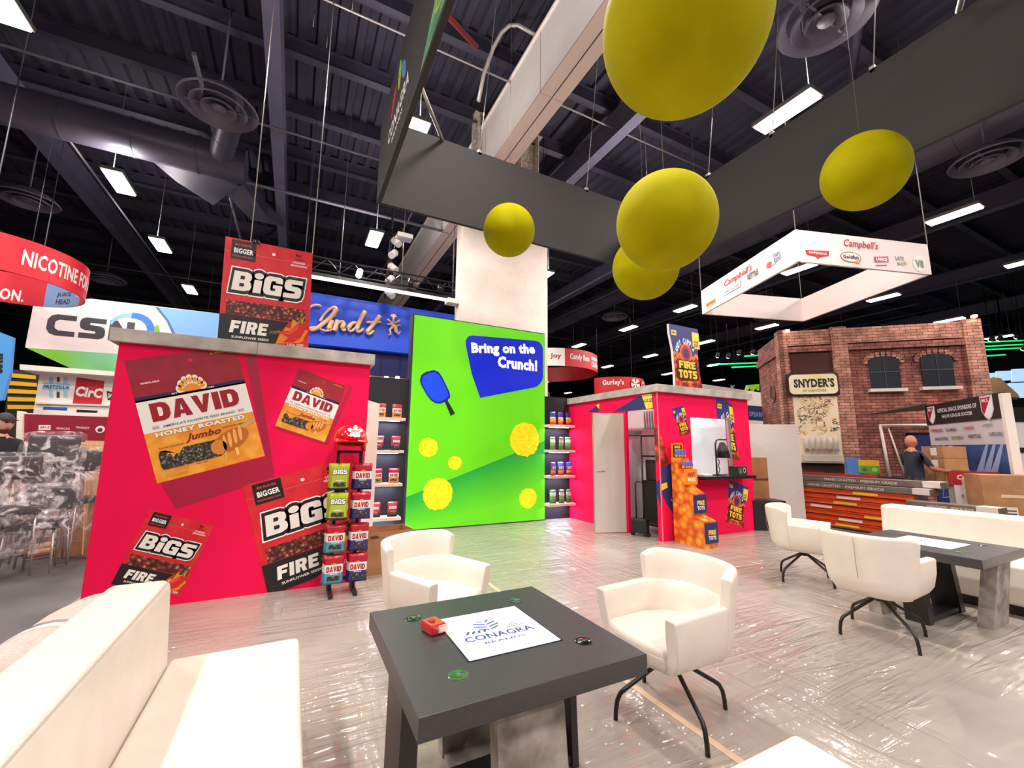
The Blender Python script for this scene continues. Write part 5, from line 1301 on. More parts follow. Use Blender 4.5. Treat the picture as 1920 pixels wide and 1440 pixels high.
# ================================================================== BACKGROUND, MIDDLE
LB = mat('chocolate_blue', '#2450d8', .5, emit=.12)
t, uv, PL = board('blue_fascia', 'royal blue fascia sign with raised gold script lettering left of the column', 'sign', 11.5, [(560, 642), (566, 545), (862, 592), (862, 672)], LB, .3, wires=(1, 2))
GOLD = mat('gold_letters', '#eec39a', .4, .2)
STK = [[(790, 640), (822, 612), (862, 606), (890, 616)], [(880, 730), (915, 672), (960, 632), (998, 618), (1004, 640), (972, 690), (915, 738), (858, 784), (815, 800), (800, 786), (830, 772), (880, 786), (915, 802), (945, 800)],
  [(972, 724), (950, 770), (944, 796), (956, 800), (968, 788)], [(1014, 722), (986, 802)], [(996, 772), (1030, 732), (1056, 726), (1060, 744), (1044, 785), (1052, 802), (1074, 790)],
  [(1160, 742), (1130, 738), (1096, 768), (1092, 800), (1118, 806), (1150, 775), (1172, 738)], [(1218, 655), (1180, 725), (1152, 788), (1160, 812), (1184, 806), (1205, 786)], [(1330, 690), (1275, 762), (1232, 806), (1238, 830), (1262, 822), (1282, 800)], [(1228, 736), (1285, 740), (1338, 734)], [(984, 692), (989, 684), (996, 676)]]
def sm(P, n=3):
    for _ in range(n): P = [P[0]]+[q for a_, b_ in zip(P, P[1:]) for q in ((a_[0]*.75+b_[0]*.25, a_[1]*.75+b_[1]*.25), (a_[0]*.25+b_[0]*.75, a_[1]*.25+b_[1]*.75))]+[P[-1]]
    return P
bm = B()
for P_ in STK:
    Q_ = sm(P_, 2); V_ = [FY(380+x/4, 420+y/4, 11.4) for x, y in Q_]; R_ = []
    for k_ in range(len(V_)):
        d_ = V_[min(k_+1, len(V_)-1)]-V_[max(k_-1, 0)]; R_.append(.022+.03*max(0, -d_.z*(1 if d_.x < 0 else .3))/max(d_.length, 1e-6)+(.012 if d_.x*d_.z > 0 else 0))
    tube(bm, V_, R_, 8)
obj('lettering', bm, GOLD, t, True)
bm = B(); c = FY(737, 612, 11.4)
tube(bm, [c+Vector(d) for d in ((.0, 0, .28), (0, 0, .1))], .03, 8)
for k in range(5): th = radians(30+k*30); tube(bm, [c+Vector((0, 0, .25)), c+Vector((.1*cos(th), 0, .25+.1*sin(th)))], .016, 6)
tube(bm, [c+Vector(d) for d in ((-.16, 0, .18), (-.05, 0, .1), (.08, 0, .12), (.17, 0, .2))], .025, 8)
tube(bm, [c+Vector(d) for d in ((-.17, 0, .04), (-.04, 0, .06), (.06, 0, 0), (.08, 0, -.12), (.16, 0, -.2), (.2, 0, -.1))], [.02, .045, .06, .05, .03, .015], 8)
tube(bm, [c+Vector(d) for d in ((0, 0, .0), (-.08, 0, -.1), (-.05, 0, -.22), (-.12, 0, -.26))], [.04, .03, .025, .015], 8)
tube(bm, [c+Vector(d) for d in ((.06, 0, .0), (.18, 0, .08), (.22, 0, .02))], [.03, .02, .01], 8)
obj('emblem', bm, GOLD, t, True)
t2, uv, PL = board('blue_backwall', 'dark navy back wall below the royal blue fascia sign', 'wall panel', 11.7, [(600, 720), (600, 650), (775, 662), (775, 724)], flat('#161c5c'), .1, ground=(0, 3))
for x in (642, 678, 714, 750):
    p = FY(x, 700, 11.68); one('fold_line', flat('#0e1240'), t2, box, p.x-.012, p.x+.012, 11.67, 11.7, FY(x, 716, 11.68).z, FY(x, 660, 11.68).z, world=True)
t3, uv, PL = board('wood_shelf', 'brown wooden shelf edge with small lights right of the seed wall', 'shelf', 11.3, [(690, 716), (692, 704), (772, 711), (772, 721)], flat('#9c7250'), .38)
for x in (693, 724, 745):
    p = FY(x, 708, 11.25); one('spot_bulb', glow('#ffffff', 9), t3, box, p.x-.05, p.x+.05, 11.2, 11.26, p.z-.03, p.z+.03, .02, world=True)

lt = thing('light_truss', 'black lighting truss with long LED bar above the blue sign', 'truss', (2, 10.5, 5.4))
p = FY(560, 513, 10.5); q = FY(862, 570, 10.5)
one('led_bar', glow('#fff0f0', 4), lt, box, p.x, q.x, 10.45, 10.52, 5.36, 5.42, world=True)
one('led_housing', BLACK_METAL, lt, box, p.x, q.x, 10.44, 10.6, 5.42, 5.5, world=True)
for yy, zz in ((10.6, 5.95), (10.95, 5.95), (10.6, 5.62), (10.95, 5.62)):
    one('chord', BLACK_METAL, lt, tube, [(-.2, yy, zz), (4.4, yy, zz)], .025, 8, world=True)
for k in range(15): one('lattice', BLACK_METAL, lt, tube, [(-.2+k*.3, 10.6, 5.62 if k % 2 else 5.95), (.1+k*.3, 10.6, 5.95 if k % 2 else 5.62)], .014, 6, world=True)
for x in (.7, 2.2, 3.6): one('hanging_wire', ALU, lt, tube, [(x, 10.7, 5.5), (x, 10.7, 10.3)], .01, 5, world=True)
for i, px in enumerate((672, 768, 823, 850)):
    p = FY(px, 545, 10.6)
    one('truss_light', [BLACK_METAL, glow('#ffffff', 10)][i == 0], lt, tube, [(p.x, 10.5, 5.75), (p.x-.05, 10.3, 5.55)], .07, 12, world=True)
vt = thing('light_tower', 'vertical cluster of white moving spotlights beside the box girder', 'lights', (1.9, 10.2, 5.8))
for k in range(5):
    p = EYE+ray(738+6*(k % 2)-3*k, 450+k*24)*11
    one('spot_head', flat('#d8d4d2'), vt, tube, [p, p+Vector((.12*(-1)**k, -.14, -.16))], .09, 12, world=True)
    one('spot_yoke', BLACK_METAL, vt, tube, [p, p+Vector((0, 0, .22))], .03, 8, world=True)
p = EYE+ray(758, 445)*11; one('projector', flat('#e6e0dc'), vt, box, p.x-.2, p.x+.2, p.y-.15, p.y+.15, p.z-.06, p.z+.06, .02, world=True)
one('hanging_pole', BLACK_METAL, vt, tube, [EYE+ray(735, 430)*11, Vector(((EYE+ray(735, 430)*11).x, (EYE+ray(735, 430)*11).y, 10.74))], .03, 8, world=True)
one('spine_bar', BLACK_METAL, vt, tube, [EYE+ray(735, 430)*11, EYE+ray(722, 560)*11], .03, 8, world=True)

# rings and drum signs right of the column
ring_sign('curved_sign', 'small red and white curved sign with lettering right of the column', (11.7, 18.6), 2.5, 5.3, 6.15, [(-150, -105, flat('#eee4e0')), (-105, 20, flat('#c81c28')), (20, 90, flat('#a81420'))],
    [('Joy', -121, -109, 5.75, .3, '#a0182a', False), ('Candy Bars', -99, -71, 5.75, .36, '#f2e6e2', False), ('MADE FOR', -66, -42, 5.88, .2, '#f2e6e2', False), ('CRAVINGS', -66, -42, 5.58, .26, '#f2e6e2', False)])
dr = ring_sign('drum_sign', 'low red drum-shaped sign with swirl candies just above the right booth', (13.2, 15.3), 1.35, 3.6, 4.62, [(-170, 10, flat('#cc1420'))], [("Gurley's", -152, -112, 4.35, .3, '#f6ecea', False)])
for a_, c1, c2 in ((-88, '#f4eeee', '#cc1420'), (-62, '#6a2418', '#e8b8a0'), (-36, '#f4eeee', '#cc1420')):
    th = radians(a_); N_ = Vector((cos(th), sin(th), 0)); U_ = Vector((-sin(th), cos(th), 0)); A2 = Art(); A2.ell(0, 0, .26, .26, c1, 1)
    if c2 == '#cc1420':
        for k in range(5): A2.poly([(0, 0), (.28*cos(k*1.2566), .28*sin(k*1.2566)), (.28*cos(k*1.2566+.55), .28*sin(k*1.2566+.55))], c2, 2)
    else: A2.ell(0, 0, .2, .2, c2, 2); A2.ell(0, 0, .12, .12, '#8a1a20', 3)
    A2.build('swirl_print', N_*1.37+Vector((0, 0, .72)), U_, (0, 0, 1), dr, world=False)
t, uv, PL = board('white_fascia', 'long white fascia wall behind the right booth', 'wall panel', 9.2, [(1290, 800), (1290, 716), (1440, 738), (1440, 800)], flat('#ddd3cc'), .2, ground=(0, 3))
a = Art(); a.poly([uv(*p) for p in [(1380, 758), (1440, 763), (1440, 790), (1380, 786)]], '#20264e', 0); ptext(a, uv, 'SPEARR', 1405, 776, 1432, 778, 9, '#7a86b4', 1, .02)
ptext(a, uv, 'K', 1370, 726, 1380, 727, 8, '#9ab0a8', 1, .03); a.build('fascia_print', *PL, parent=t)
o = one('green_letters', glow('#6a9a1a', .5), None, prism, [EYE+ray(*p)*15 for p in [(1398, 734), (1402, 722), (1424, 720), (1424, 732), (1418, 726), (1413, 734), (1408, 727)]], (.05, .1, 0), world=True); tag(o, 'small green claw-like sign top above the white fascia wall', 'sign')
for i, (x0, y0, x1, y1) in enumerate(((1330, 684, 1424, 680), (1372, 689, 1424, 686), (1396, 668, 1424, 666), (1838, 642, 1930, 638), (1838, 650, 1930, 645), (1838, 656, 1930, 652), (1840, 668, 1885, 665))):
    P = EYE+ray(x0, y0)*24; Q = EYE+ray(x1, y1)*24; Q.z = P.z+(Q.z-P.z)
    o = thing('green_light', '', 'light', tuple((P+Q)/2)); one('light_bar', glow('#22c46a', 1.6), o, tube, [P, Q], .04, 6, world=True); one('drop_rod', BLACK_METAL, o, tube, [(P+Q)/2, Vector(((P+Q).x/2, (P+Q).y/2, 10.74))], .012, 5, world=True)
    tag(o, ['longest green light line left of the brick building', 'shorter green light line just under the longest', 'highest green light line left of the brick building', 'topmost green light line right of the brick building', 'second green light line right of the brick building', 'third green light line right of the brick building', 'lowest short green light line right of the brick building'][i], 'light')
for i, (px, py) in enumerate(((1345, 668), (1365, 669), (1385, 663), (1411, 662), (1857, 638), (1905, 633), (1872, 637), (1918, 655), (1020, 560), (1025, 745))):
    p = EYE+ray(px, py)*(20 if px > 1100 else 12); t = thing('spotlight', ['white spotlight, %s of four over the white fascia' % w for w in ('first', 'second', 'third', 'last')][i] if i < 4 else ['bright spotlight above the right end of the brick building', 'bright spotlight near the right edge of the frame', 'small spotlight between two others at upper right of the bricks', 'spotlight cut by the right edge of the frame', 'small white projector right of the column', 'small lamp low beside the column foot'][i-4], 'lamp', tuple(p))
    one('head', flat('#3a3638'), t, tube, [(0, 0, 0), (-.1, -.12, .1)], .09, 10); one('drop_rod', BLACK_METAL, t, tube, [(-.05, -.06, .1), (-.05, -.06, 10.74-p.z)], .012, 5); one('bulb', glow('#fff0e0', 10), t, tube, [(0, 0, 0), (.015, .02, -.015)], .075, 10)

# ================================================================== white hanging square sign
hs = thing('square_sign', 'white square ring sign with red script hanging above the brick building', 'hanging sign', (10, 5, 5))
WS = mat('sign_white', '#f2e4e0', .55)
ca, cb_, cc = Vector((8.16, 4.225, 5)), Vector((11.1, 3.325, 5)), Vector((9.3, 7.25, 5)); cd_ = cb_+cc-ca
for P, Q in ((ca, cb_), (cb_, cd_), (cd_, cc), (cc, ca)):
    d = (Q-P).normalized(); n_ = Vector((-d.y, d.x, 0))
    one('side_panel', WS, hs, prism, [P, Q, Q+n_*.05, P+n_*.05], (0, 0, .64), world=True)
for P in (ca, cb_, cc, cd_): one('hanging_wire', ALU, hs, tube, [P+Vector((0, 0, .64)), P+Vector((0, 0, 5.5))], .01, 5, world=True)
def logos(P, Q, items):
    d = (Q-P).normalized(); a = Art()
    for it in items: it(a)
    a.build('sign_print', P, d, (0, 0, 1), hs, eps=.002, base=.004)
RC = '#c01c2c'
def T(s, x, z, w, h, c, off=.02, sh=0): return lambda a: a.text(s, x, z, w, h, c, 3, off, sh)
logos(ca, cb_, [T("Campbell's", 1.45, .46, .8, .2, RC, .015, .3),
    lambda a: (a.poly([(.17, .24), (.7, .27), (.68, .17), (.5, .13), (.42, .08), (.4, .13), (.2, .15)], '#c8302c', 1)), T('PEPPERIDGE', .44, .2, .4, .045, '#f4e4dc', .03),
    lambda a: a.ell(1.18, .19, .24, .11, '#c85a2a', 1), lambda a: a.ell(1.18, .19, .22, .09, '#f2e8e0', 2), T('Goldfish', 1.18, .19, .36, .08, '#3a2a50', .04), lambda a: a.ell(1.32, .1, .06, .03, '#e8922a', 3),
    lambda a: a.poly([(1.72, .13), (2.06, .17), (2.06, .29), (1.72, .25)], '#c8283a', 1), T('LANCE', 1.89, .21, .26, .07, '#ffffff', .05), lambda a: a.poly([(1.74, .06), (2.0, .09), (2.0, .11), (1.74, .08)], '#4a5aa0', 1),
    T('LATE', 2.33, .27, .2, .08, '#5a7a5a', .02), T('JULY', 2.36, .15, .22, .08, '#5a7a5a', .02), lambda a: a.ell(2.47, .2, .04, .04, '#e8c84a', 2),
    lambda a: a.ell(2.8, .2, .16, .17, '#e6e4dc', 1), T('V8', 2.8, .2, .2, .17, '#2f6a3a', .04)])
logos(cc, ca, [T("Campbell's", 1.5, .42, 1.0, .2, RC, .015, .3), lambda a: a.rect(.2, .1, .62, .23, '#e8a04a', 1), T("SNYDER'S", .41, .17, .38, .07, '#7a2a1a', .04),
    lambda a: a.rrect(.95, .15, 1.6, .29, .05, '#4a4446', 1), lambda a: a.rrect(.96, .16, 1.59, .28, .045, '#f2e4e0', 2), T('SNACK FACTORY', 1.275, .22, .55, .06, '#3a3436', .02),
    T('KETTLE', 2.0, .26, .34, .13, '#3a3436', .04), lambda a: a.ell(2.6, .33, .18, .12, '#c8d6e0', 1), lambda a: a.ell(2.5, .26, .08, .06, '#c8402c', 2), T('CAPE', 2.72, .38, .2, .08, '#4a5a7a', .02), T('COD', 2.74, .28, .2, .08, '#4a5a7a', .02)])

# ================================================================== BRICK BUILDING
BA = Vector((12.17, 6.93, 0)); BBp = Vector((15.4, 3.9, 0)); BH = 4.83
bd = thing('brick_building', 'tall mock building printed with red bricks, arched dark windows and side panel', 'building', tuple(BA), atan2(BBp.y-BA.y, BBp.x-BA.x))
def brick(name, c1, c2, mo):
    if name in _m: return _m[name]
    m = mat(name, c1, .85); nt = m.node_tree; N = nt.nodes; L = nt.links; b = N['Principled BSDF']
    tc = N.new('ShaderNodeTexCoord'); sx = N.new('ShaderNodeSeparateXYZ'); cx = N.new('ShaderNodeCombineXYZ'); ad = N.new('ShaderNodeMath'); ad.operation = 'ADD'
    L.new(tc.outputs['Object'], sx.inputs[0]); L.new(sx.outputs[0], ad.inputs[0]); L.new(sx.outputs[1], ad.inputs[1]); L.new(ad.outputs[0], cx.inputs[0]); L.new(sx.outputs[2], cx.inputs[1])
    nz = N.new('ShaderNodeTexNoise'); nz.inputs['Scale'].default_value = 14; mx = N.new('ShaderNodeMixRGB'); mx.inputs[0].default_value = .02
    L.new(cx.outputs[0], nz.inputs['Vector']); L.new(cx.outputs[0], mx.inputs[1]); L.new(nz.outputs['Color'], mx.inputs[2])
    br = N.new('ShaderNodeTexBrick'); br.inputs['Scale'].default_value = 1; br.inputs['Brick Width'].default_value = .24; br.inputs['Row Height'].default_value = .078
    br.inputs['Mortar Size'].default_value = .009; br.inputs['Mortar Smooth'].default_value = .3; br.inputs['Bias'].default_value = -.1
    br.inputs['Color1'].default_value = (*lin(c1), 1); br.inputs['Color2'].default_value = (*lin(c2), 1); br.inputs['Mortar'].default_value = (*lin(mo), 1)
    L.new(mx.outputs[0], br.inputs['Vector'])
    n2 = N.new('ShaderNodeTexNoise'); n2.inputs['Scale'].default_value = 3.5; n2.inputs['Detail'].default_value = 5; L.new(cx.outputs[0], n2.inputs['Vector'])
    hs_ = N.new('ShaderNodeMapRange'); hs_.inputs['From Min'].default_value = .3; hs_.inputs['From Max'].default_value = .7; hs_.inputs['To Min'].default_value = .55; hs_.inputs['To Max'].default_value = 1.35
    L.new(n2.outputs['Fac'], hs_.inputs['Value']); mu = N.new('ShaderNodeVectorMath'); mu.operation = 'SCALE'; L.new(br.outputs['Color'], mu.inputs[0]); L.new(hs_.outputs[0], mu.inputs['Scale'])
    L.new(mu.outputs[0], b.inputs['Base Color']); bp = N.new('ShaderNodeBump'); bp.inputs['Strength'].default_value = .5; bp.inputs['Distance'].default_value = .01
    L.new(br.outputs['Fac'], bp.inputs['Height']); bp.invert = True; L.new(bp.outputs[0], b.inputs['Normal'])
    return m
BR1 = brick('brick_red', '#a8685a', '#824840', '#4e302c'); BR2 = brick('brick_pale', '#c8917e', '#a86e5e', '#744a40')
LW = (BBp-BA).length
def bu(px, py): p = FP(px, py, BA, BBp); return ((p-BA).dot((BBp-BA).normalized()), p.z)
one('brick_wall', BR1, bd, box, 0, LW, 0, .1, 0, BH)
sd = one('brick_wall', BR1, bd, box, -2.45, 0, 0, .1, 0, BH); sd.rotation_euler = (0, 0, -pi/2)
def pil(x0, x1, nm='pilaster'): return one(nm, BR2, bd, box, x0, x1, -.1, 0, 0, BH+.04)
pil(-.1, .1); xq0 = bu(1562, 700)[0]; xq1 = bu(1592, 700)[0]; pil(xq0, xq1); pil(LW-.36, LW+.02)
q = one('pilaster', BR2, bd, box, -.3, 0.1, -.1, 0, 0, BH+.04); q.rotation_euler = (0, 0, -pi/2)
for x0, x1 in ((.1, xq0), (xq1, LW-.36)):
    one('top_band', BR2, bd, box, x0, x1, -.06, 0, BH-.42, BH)
    one('cornice', BR1, bd, box, x0, x1, -.09, 0, BH-.62, BH-.46)
q = one('cornice', BR1, bd, box, -2.45, -.3, -.07, 0, BH-.6, BH-.4); q.rotation_euler = (0, 0, -pi/2)
q = B(); lathe(q, [(.01, 0), (.22, 0), (.24, .03), (.26, .03), (.26, 0)], (0, 0, 0), 24); bmesh.ops.rotate(q, cent=(0, 0, 0), matrix=Matrix.Rotation(pi/2, 3, 'X'), verts=q.verts[:]); q = obj('round_window', q, flat('#4a4038'), bd); q.location = (-.0, 1.15, 3.2); q.rotation_euler = (0, 0, -pi/2)
DW = mat('dark_window', '#20242e', .3)
for (xa, xb, yt, yb) in ((1630, 1686, 668, 728), (1727, 1787, 663, 724)):
    u0 = bu(xa, 700)[0]; u1 = bu(xb, 700)[0]; z1_ = bu((xa+xb)/2, yt)[1]; z0_ = bu((xa+xb)/2, yb)[1]; r_ = (u1-u0)/2
    pts = [(u0, -.02, z0_), (u1, -.02, z0_), (u1, -.02, z1_-.14)]+[((u0+u1)/2+r_*cos(pi*k/8), -.02, z1_-.14+.14*sin(pi*k/8)) for k in range(1, 8)]+[(u0, -.02, z1_-.14)]
    w_ = one('window_pane', DW, bd, prism, pts, (0, -.02, 0))
    one('sill', flat('#d9cfc8'), w_, box, u0-.08, u1+.08, -.14, 0, z0_-.1, z0_-.02)
    one('glazing_bar', flat('#3a404c'), w_, box, u0, u1, -.05, -.035, (z0_+z1_)/2-.015, (z0_+z1_)/2+.015)
    one('glazing_bar', flat('#2c313c'), w_, box, (u0+u1)/2-.012, (u0+u1)/2+.012, -.05, -.035, z0_, z1_-.02)
    for k in range(11):
        th = pi*k/10; c_ = Vector(((u0+u1)/2+(r_+.08)*cos(th), -.03, z1_-.14+.2*sin(th)))
        one('arch_brick', BR2, w_, box, c_.x-.045, c_.x+.045, -.05, 0, c_.z-.06, c_.z+.06)
# bay with the snack dispenser panel
u0, u1 = bu(1483, 760)[0], bu(1570, 760)[0]
one('bay_head', mat('bay_maroon', '#43150f', .7), bd, box, bu(1480, 650)[0], bu(1556, 650)[0], -.05, 0, BH-1.25, BH-.66)
pn = thing('dispenser_panel', 'tall cream panel printed with pretzels, with glass dispensers at its foot', 'panel', tuple(BA), atan2(BBp.y-BA.y, BBp.x-BA.x))
pa, pb = bu(1484, 760)[0], bu(1570, 800)[0]; zt = BH-1.25; zb_ = bu(1540, 868)[1]
one('board', flat('#e6d2b6'), pn, box, pa, pb, -.16, -.06, zb_, zt)
a = Art(); rr = random.Random(5)
for k in range(95):
    x = rr.uniform(pa+.06, pb-.06); z = rr.uniform(zb_+.75, zt-.6); c_ = rr.choice(['#a8562c', '#c98a4a', '#d8a868', '#6a5648', '#4a4440', '#c9a050', '#e0c070']); th = rr.uniform(0, 3)
    ty = rr.random()
    if ty < .45:
        L_ = rr.uniform(.035, .075); w_ = .011; dx, dz = cos(th)*L_, sin(th)*L_; a.poly([(x-dx-w_*sin(th), z-dz+w_*cos(th)), (x+dx-w_*sin(th), z+dz+w_*cos(th)), (x+dx+w_*sin(th), z+dz-w_*cos(th)), (x-dx+w_*sin(th), z-dz-w_*cos(th))], c_, 1)
    elif ty < .72:
        for s_ in (-1, 1): a.ell(x+s_*.04*cos(th), z+s_*.04*sin(th), .045, .038, c_, 1, 12); a.ell(x+s_*.04*cos(th), z+s_*.04*sin(th), .027, .022, '#e6d2b6', 2, 10)
    elif ty < .93: a.ell(x, z, .032, .026, c_, 1, 8)
    else: a.text('Puffs', x, z, .16, .05, '#4a4440', 2, .02, rot=.2)
a.build('snack_print', (0, -.16, 0), (1, 0, 0), (0, 0, 1), pn, world=False, eps=.003, base=.004)
sg = one('name_sign', flat('#2a1712'), pn, box, pa-.14, pb+.06, -.24, -.16, zt-.62, zt+.02, .05)
a = Art(); a.rrect(pa-.09, zt-.57, pb+.01, zt-.03, .12, noisy('sign_cream', '#f0d48a', '#f8f0dc', 1, .5), 1)
a.text("SNYDER'S", (pa+pb)/2-.02, zt-.27, pb-pa-.08, .25, '#26201e', 2, .05); a.text('OF HANOVER', (pa+pb)/2-.02, zt-.48, (pb-pa)*.55, .07, '#6a5a50', 2, .01)
a.build('name_print', (0, -.24, 0), (1, 0, 0), (0, 0, 1), pn, world=False, eps=.003, base=.003)
GL = mat('clear_acrylic', '#d8d2ca', .1); GL.node_tree.nodes['Principled BSDF'].inputs['Alpha'].default_value = .5
for k in range(6):
    x = pa+.18+k*(pb-pa-.36)/5; one('dispenser', GL, pn, tube, [(x, -.26, zb_+.38), (x, -.26, zb_+.68)], .06, 12)
    one('dispenser_knob', mat('knob_chrome', '#e8e4e0', .15, .9), pn, tube, [(x, -.33, zb_+.34), (x, -.24, zb_+.34)], .05, 12)
one('crumb_tray', GL, pn, box, pa+.08, pb-.05, -.34, -.16, zb_+.05, zb_+.22, .02)
one('lower_door', mat('bay_maroon2', '#33100f', .6), bd, box, pa-.1, pb+.1, -.04, 0, 0, zb_)
for k in range(2): one('door_panel', mat('bay_maroon3', '#4a1a16', .6), bd, box, pa+.05+k*.65, pa+.6+k*.65, -.06, -.04, .2, zb_-.2)
for x in (.1, LW-.15, LW-1.15):
    one('wall_lamp', glow('#ffd9a8', 14), bd, box, x-.05, x+.05, -.22, -.12, (BH+.05 if x > LW-.5 else BH-.2) if x > .5 and x > LW-1 else (BH-.05 if x < 1 else 2.35), (BH+.12 if x > LW-.5 else 2.45) if x > 1 else BH+.02, .02)

# soccer goal and tv in front of the bricks
def rel(px, py, off=0.0): u, z = bu(px, py); return (u, z)
gt = thing('soccer_goal', 'white printed soccer goal frame on the lower brick wall', 'goal', tuple(BA), atan2(BBp.y-BA.y, BBp.x-BA.x))
g0 = bu(1643, 798); g1_ = bu(1745, 800); g2_ = bu(1652, 866)
GW = flat('#e8dcd4')
one('crossbar', GW, gt, tube, [(g0[0], -.14, g0[1]), (g1_[0]+.6, -.14, g0[1])], .035, 8)
one('post', GW, gt, tube, [(g0[0]+.02, -.14, g0[1]), (g0[0]+.1, -.14, g2_[1]-.4)], .035, 8)
one('stay', GW, gt, tube, [(g0[0]+.2, -.12, g0[1]-.06), (g0[0]+.42, -.12, g2_[1]-.3)], .02, 8)
tv = thing('wall_screen', 'dark television screen with white script on the brick wall', 'screen', tuple(BA), atan2(BBp.y-BA.y, BBp.x-BA.x))
s0 = bu(1690, 812); s1 = bu(1752, 880); one('bezel', mat('tv_black', '#0e0e12', .2), tv, box, s0[0], s0[0]+2.0, -.22, -.16, s1[1], s0[1], .01)
one('panel', glow('#16224a', .5), tv, box, s0[0]+.05, s0[0]+1.95, -.225, -.22, s1[1]+.05, s0[1]-.05)
a = Art(); a.text("Campbell's", s0[0]+1.3, (s0[1]+s1[1])/2-.05, .9, .2, glow('#ffffff', 1.2), 1, .02, .3); a.build('screen_text', (0, -.226, 0), (1, 0, 0), (0, 0, 1), tv, world=False)

# soccer wall
E1_ = Vector((13.35, 4.43, 0)); E2_ = Vector((11.4, 2.74, 0)); mw = thing('soccer_wall', 'printed soccer display wall with black header and shields at the right edge', 'display wall', tuple(E1_), atan2(E2_.y-E1_.y, E2_.x-E1_.x))
ML = (E2_-E1_).length; zt_ = EYE.z+.0766*E1_.length
def mu_(px, py): p = FP(px, py, E1_, E2_); return ((p-E1_).dot((E2_-E1_).normalized()), p.z)
one('wall_board', flat('#d8d0d6'), mw, box, 0, ML, 0, .06, 0, zt_)
one('header', flat('#17151a'), mw, box, -.01, ML+.01, -.02, .07, mu_(1739, 797.5)[1], zt_)
zh = mu_(1739, 797.5)[1]; zm = mu_(1748, 835)[1]
one('end_post', WHITE_PAINT, mw, box, ML, ML+.09, -.03, .09, 0, zt_-.02)
a = Art(); a.text('OFFICIAL SNACK SPONSORS OF', ML*.47, zt_-(zt_-zh)*.36, ML*.54, (zt_-zh)*.2, '#d8d8dc', 1, .03)
a.text('MAJOR LEAGUE SOCCER', ML*.47, zt_-(zt_-zh)*.68, ML*.42, (zt_-zh)*.2, '#d8d8dc', 1, .03)
for cx, s_ in ((ML*.1, .2), (ML*.86, .23)):
    cz = (zt_+zh)/2-.01
    for r_, c_, L_ in ((1, '#c9c9cf', 1), (.88, '#f4f0f2', 2)): a.poly([(cx-s_*r_*.8, cz+s_*r_), (cx+s_*r_*.8, cz+s_*r_), (cx+s_*r_*.8, cz-s_*r_*.2), (cx+s_*r_*.4, cz-s_*r_*.8), (cx, cz-s_*r_*1.05), (cx-s_*r_*.4, cz-s_*r_*.8), (cx-s_*r_*.8, cz-s_*r_*.2)], c_, L_)
    a.poly([(cx-s_*.68, cz+s_*.85), (cx+s_*.6, cz+s_*.85), (cx-s_*.45, cz-s_*.55), (cx-s_*.68, cz-s_*.2)], '#a8182c', 3); a.text('MLS', cx-s_*.15, cz+s_*.6, s_*.8, s_*.3, '#f0e8ea', 4, .03)
for i, (s_, x, z, w, c_) in enumerate((('PEPPERIDGE', .14, .7, .18, '#c02c34'), ('Goldfish', .36, .7, .15, '#5a4a6a'), ('LANCE', .6, .72, .12, '#c8384c'), ('LATE JULY', .83, .75, .12, '#5a8a6a'), ('SNACK FACTORY', .2, .3, .2, '#3a3638'), ("SNYDER'S", .43, .32, .16, '#8a7a2a'), ('KETTLE', .66, .35, .15, '#4a3a40'), ('CAPE COD', .9, .4, .14, '#4a5a78'))):
    a.text(s_, x*ML, zm+(zh-zm)*z, w*ML, .07, c_, 1, .03)
a.poly([(0, .1), (ML, .1), (ML, zm), (0, zm)], noisy('stadium_blue', '#1c3266', '#3c64a8', 1.2, .5), 0)
for x0_ in (.78, .86, .94): a.poly([(ML*x0_, zm), (ML*(x0_+.03), zm), (ML*(x0_-.15), .75), (ML*(x0_-.28), .7)], '#9fb2dc', 1)
nt_ = [(.1, 1.0), (.3, .8), (.18, .6), (.42, .62), (.3, .4), (.55, .45), (.1, .35), (.5, .8), (.35, 1.05), (.6, .65)]
for i in range(len(nt_)-1):
    for j in range(i+1, len(nt_)):
        p_, q_ = Vector(nt_[i]), Vector(nt_[j])
        if (p_-q_).length < .3: d_ = (q_-p_).normalized()*.008; a.poly([(p_.x*ML-d_.y, p_.y*zm-.1+d_.x), (q_.x*ML-d_.y, q_.y*zm-.1+d_.x), (q_.x*ML+d_.y, q_.y*zm-.1-d_.x), (p_.x*ML+d_.y, p_.y*zm-.1-d_.x)], '#d4d8e6', 2)
for k in range(3): a.poly([(ML*(.12+k*.09), zm), (ML*(.135+k*.09), zm), (ML*(.48+k*.05), zm*.62), (ML*(.47+k*.05), zm*.62)], '#c4cce4', 2)
a.build('wall_print', (0, -.021, 0), (1, 0, 0), (0, 0, 1), mw, world=False, eps=.002, base=.002)
# neighbouring wall beyond the post
t = thing('side_display', 'white and black display wall cut off behind the soccer wall post', 'display wall', (12.6, 2.0, 0))
q = [EYE+ray(1900, 786)*10.4, EYE+ray(1990, 780)*10.4]; P_ = Vector((q[0].x, q[0].y, 0)); Q_ = Vector((q[1].x, q[1].y, 0))
one('board', flat('#ded8da'), t, prism, [P_, Q_, Q_+Vector((0, 0, 2.25)), P_+Vector((0, 0, 2.25))], (.05, .05, 0), world=True)
one('header', flat('#1c1a1a'), t, prism, [P_+Vector((-.02, -.02, 2.25)), Q_+Vector((-.02, -.02, 2.25)), Q_+Vector((-.02, -.02, 2.6)), P_+Vector((-.02, -.02, 2.6))], (.08, .08, 0), world=True)
one('print_band', flat('#2a282a'), t, prism, [P_+Vector((-.02, -.02, 1.5)), Q_+Vector((-.02, -.02, 1.5)), Q_+Vector((-.02, -.02, 1.62)), P_+Vector((-.02, -.02, 1.62))], (.04, .04, 0), world=True)
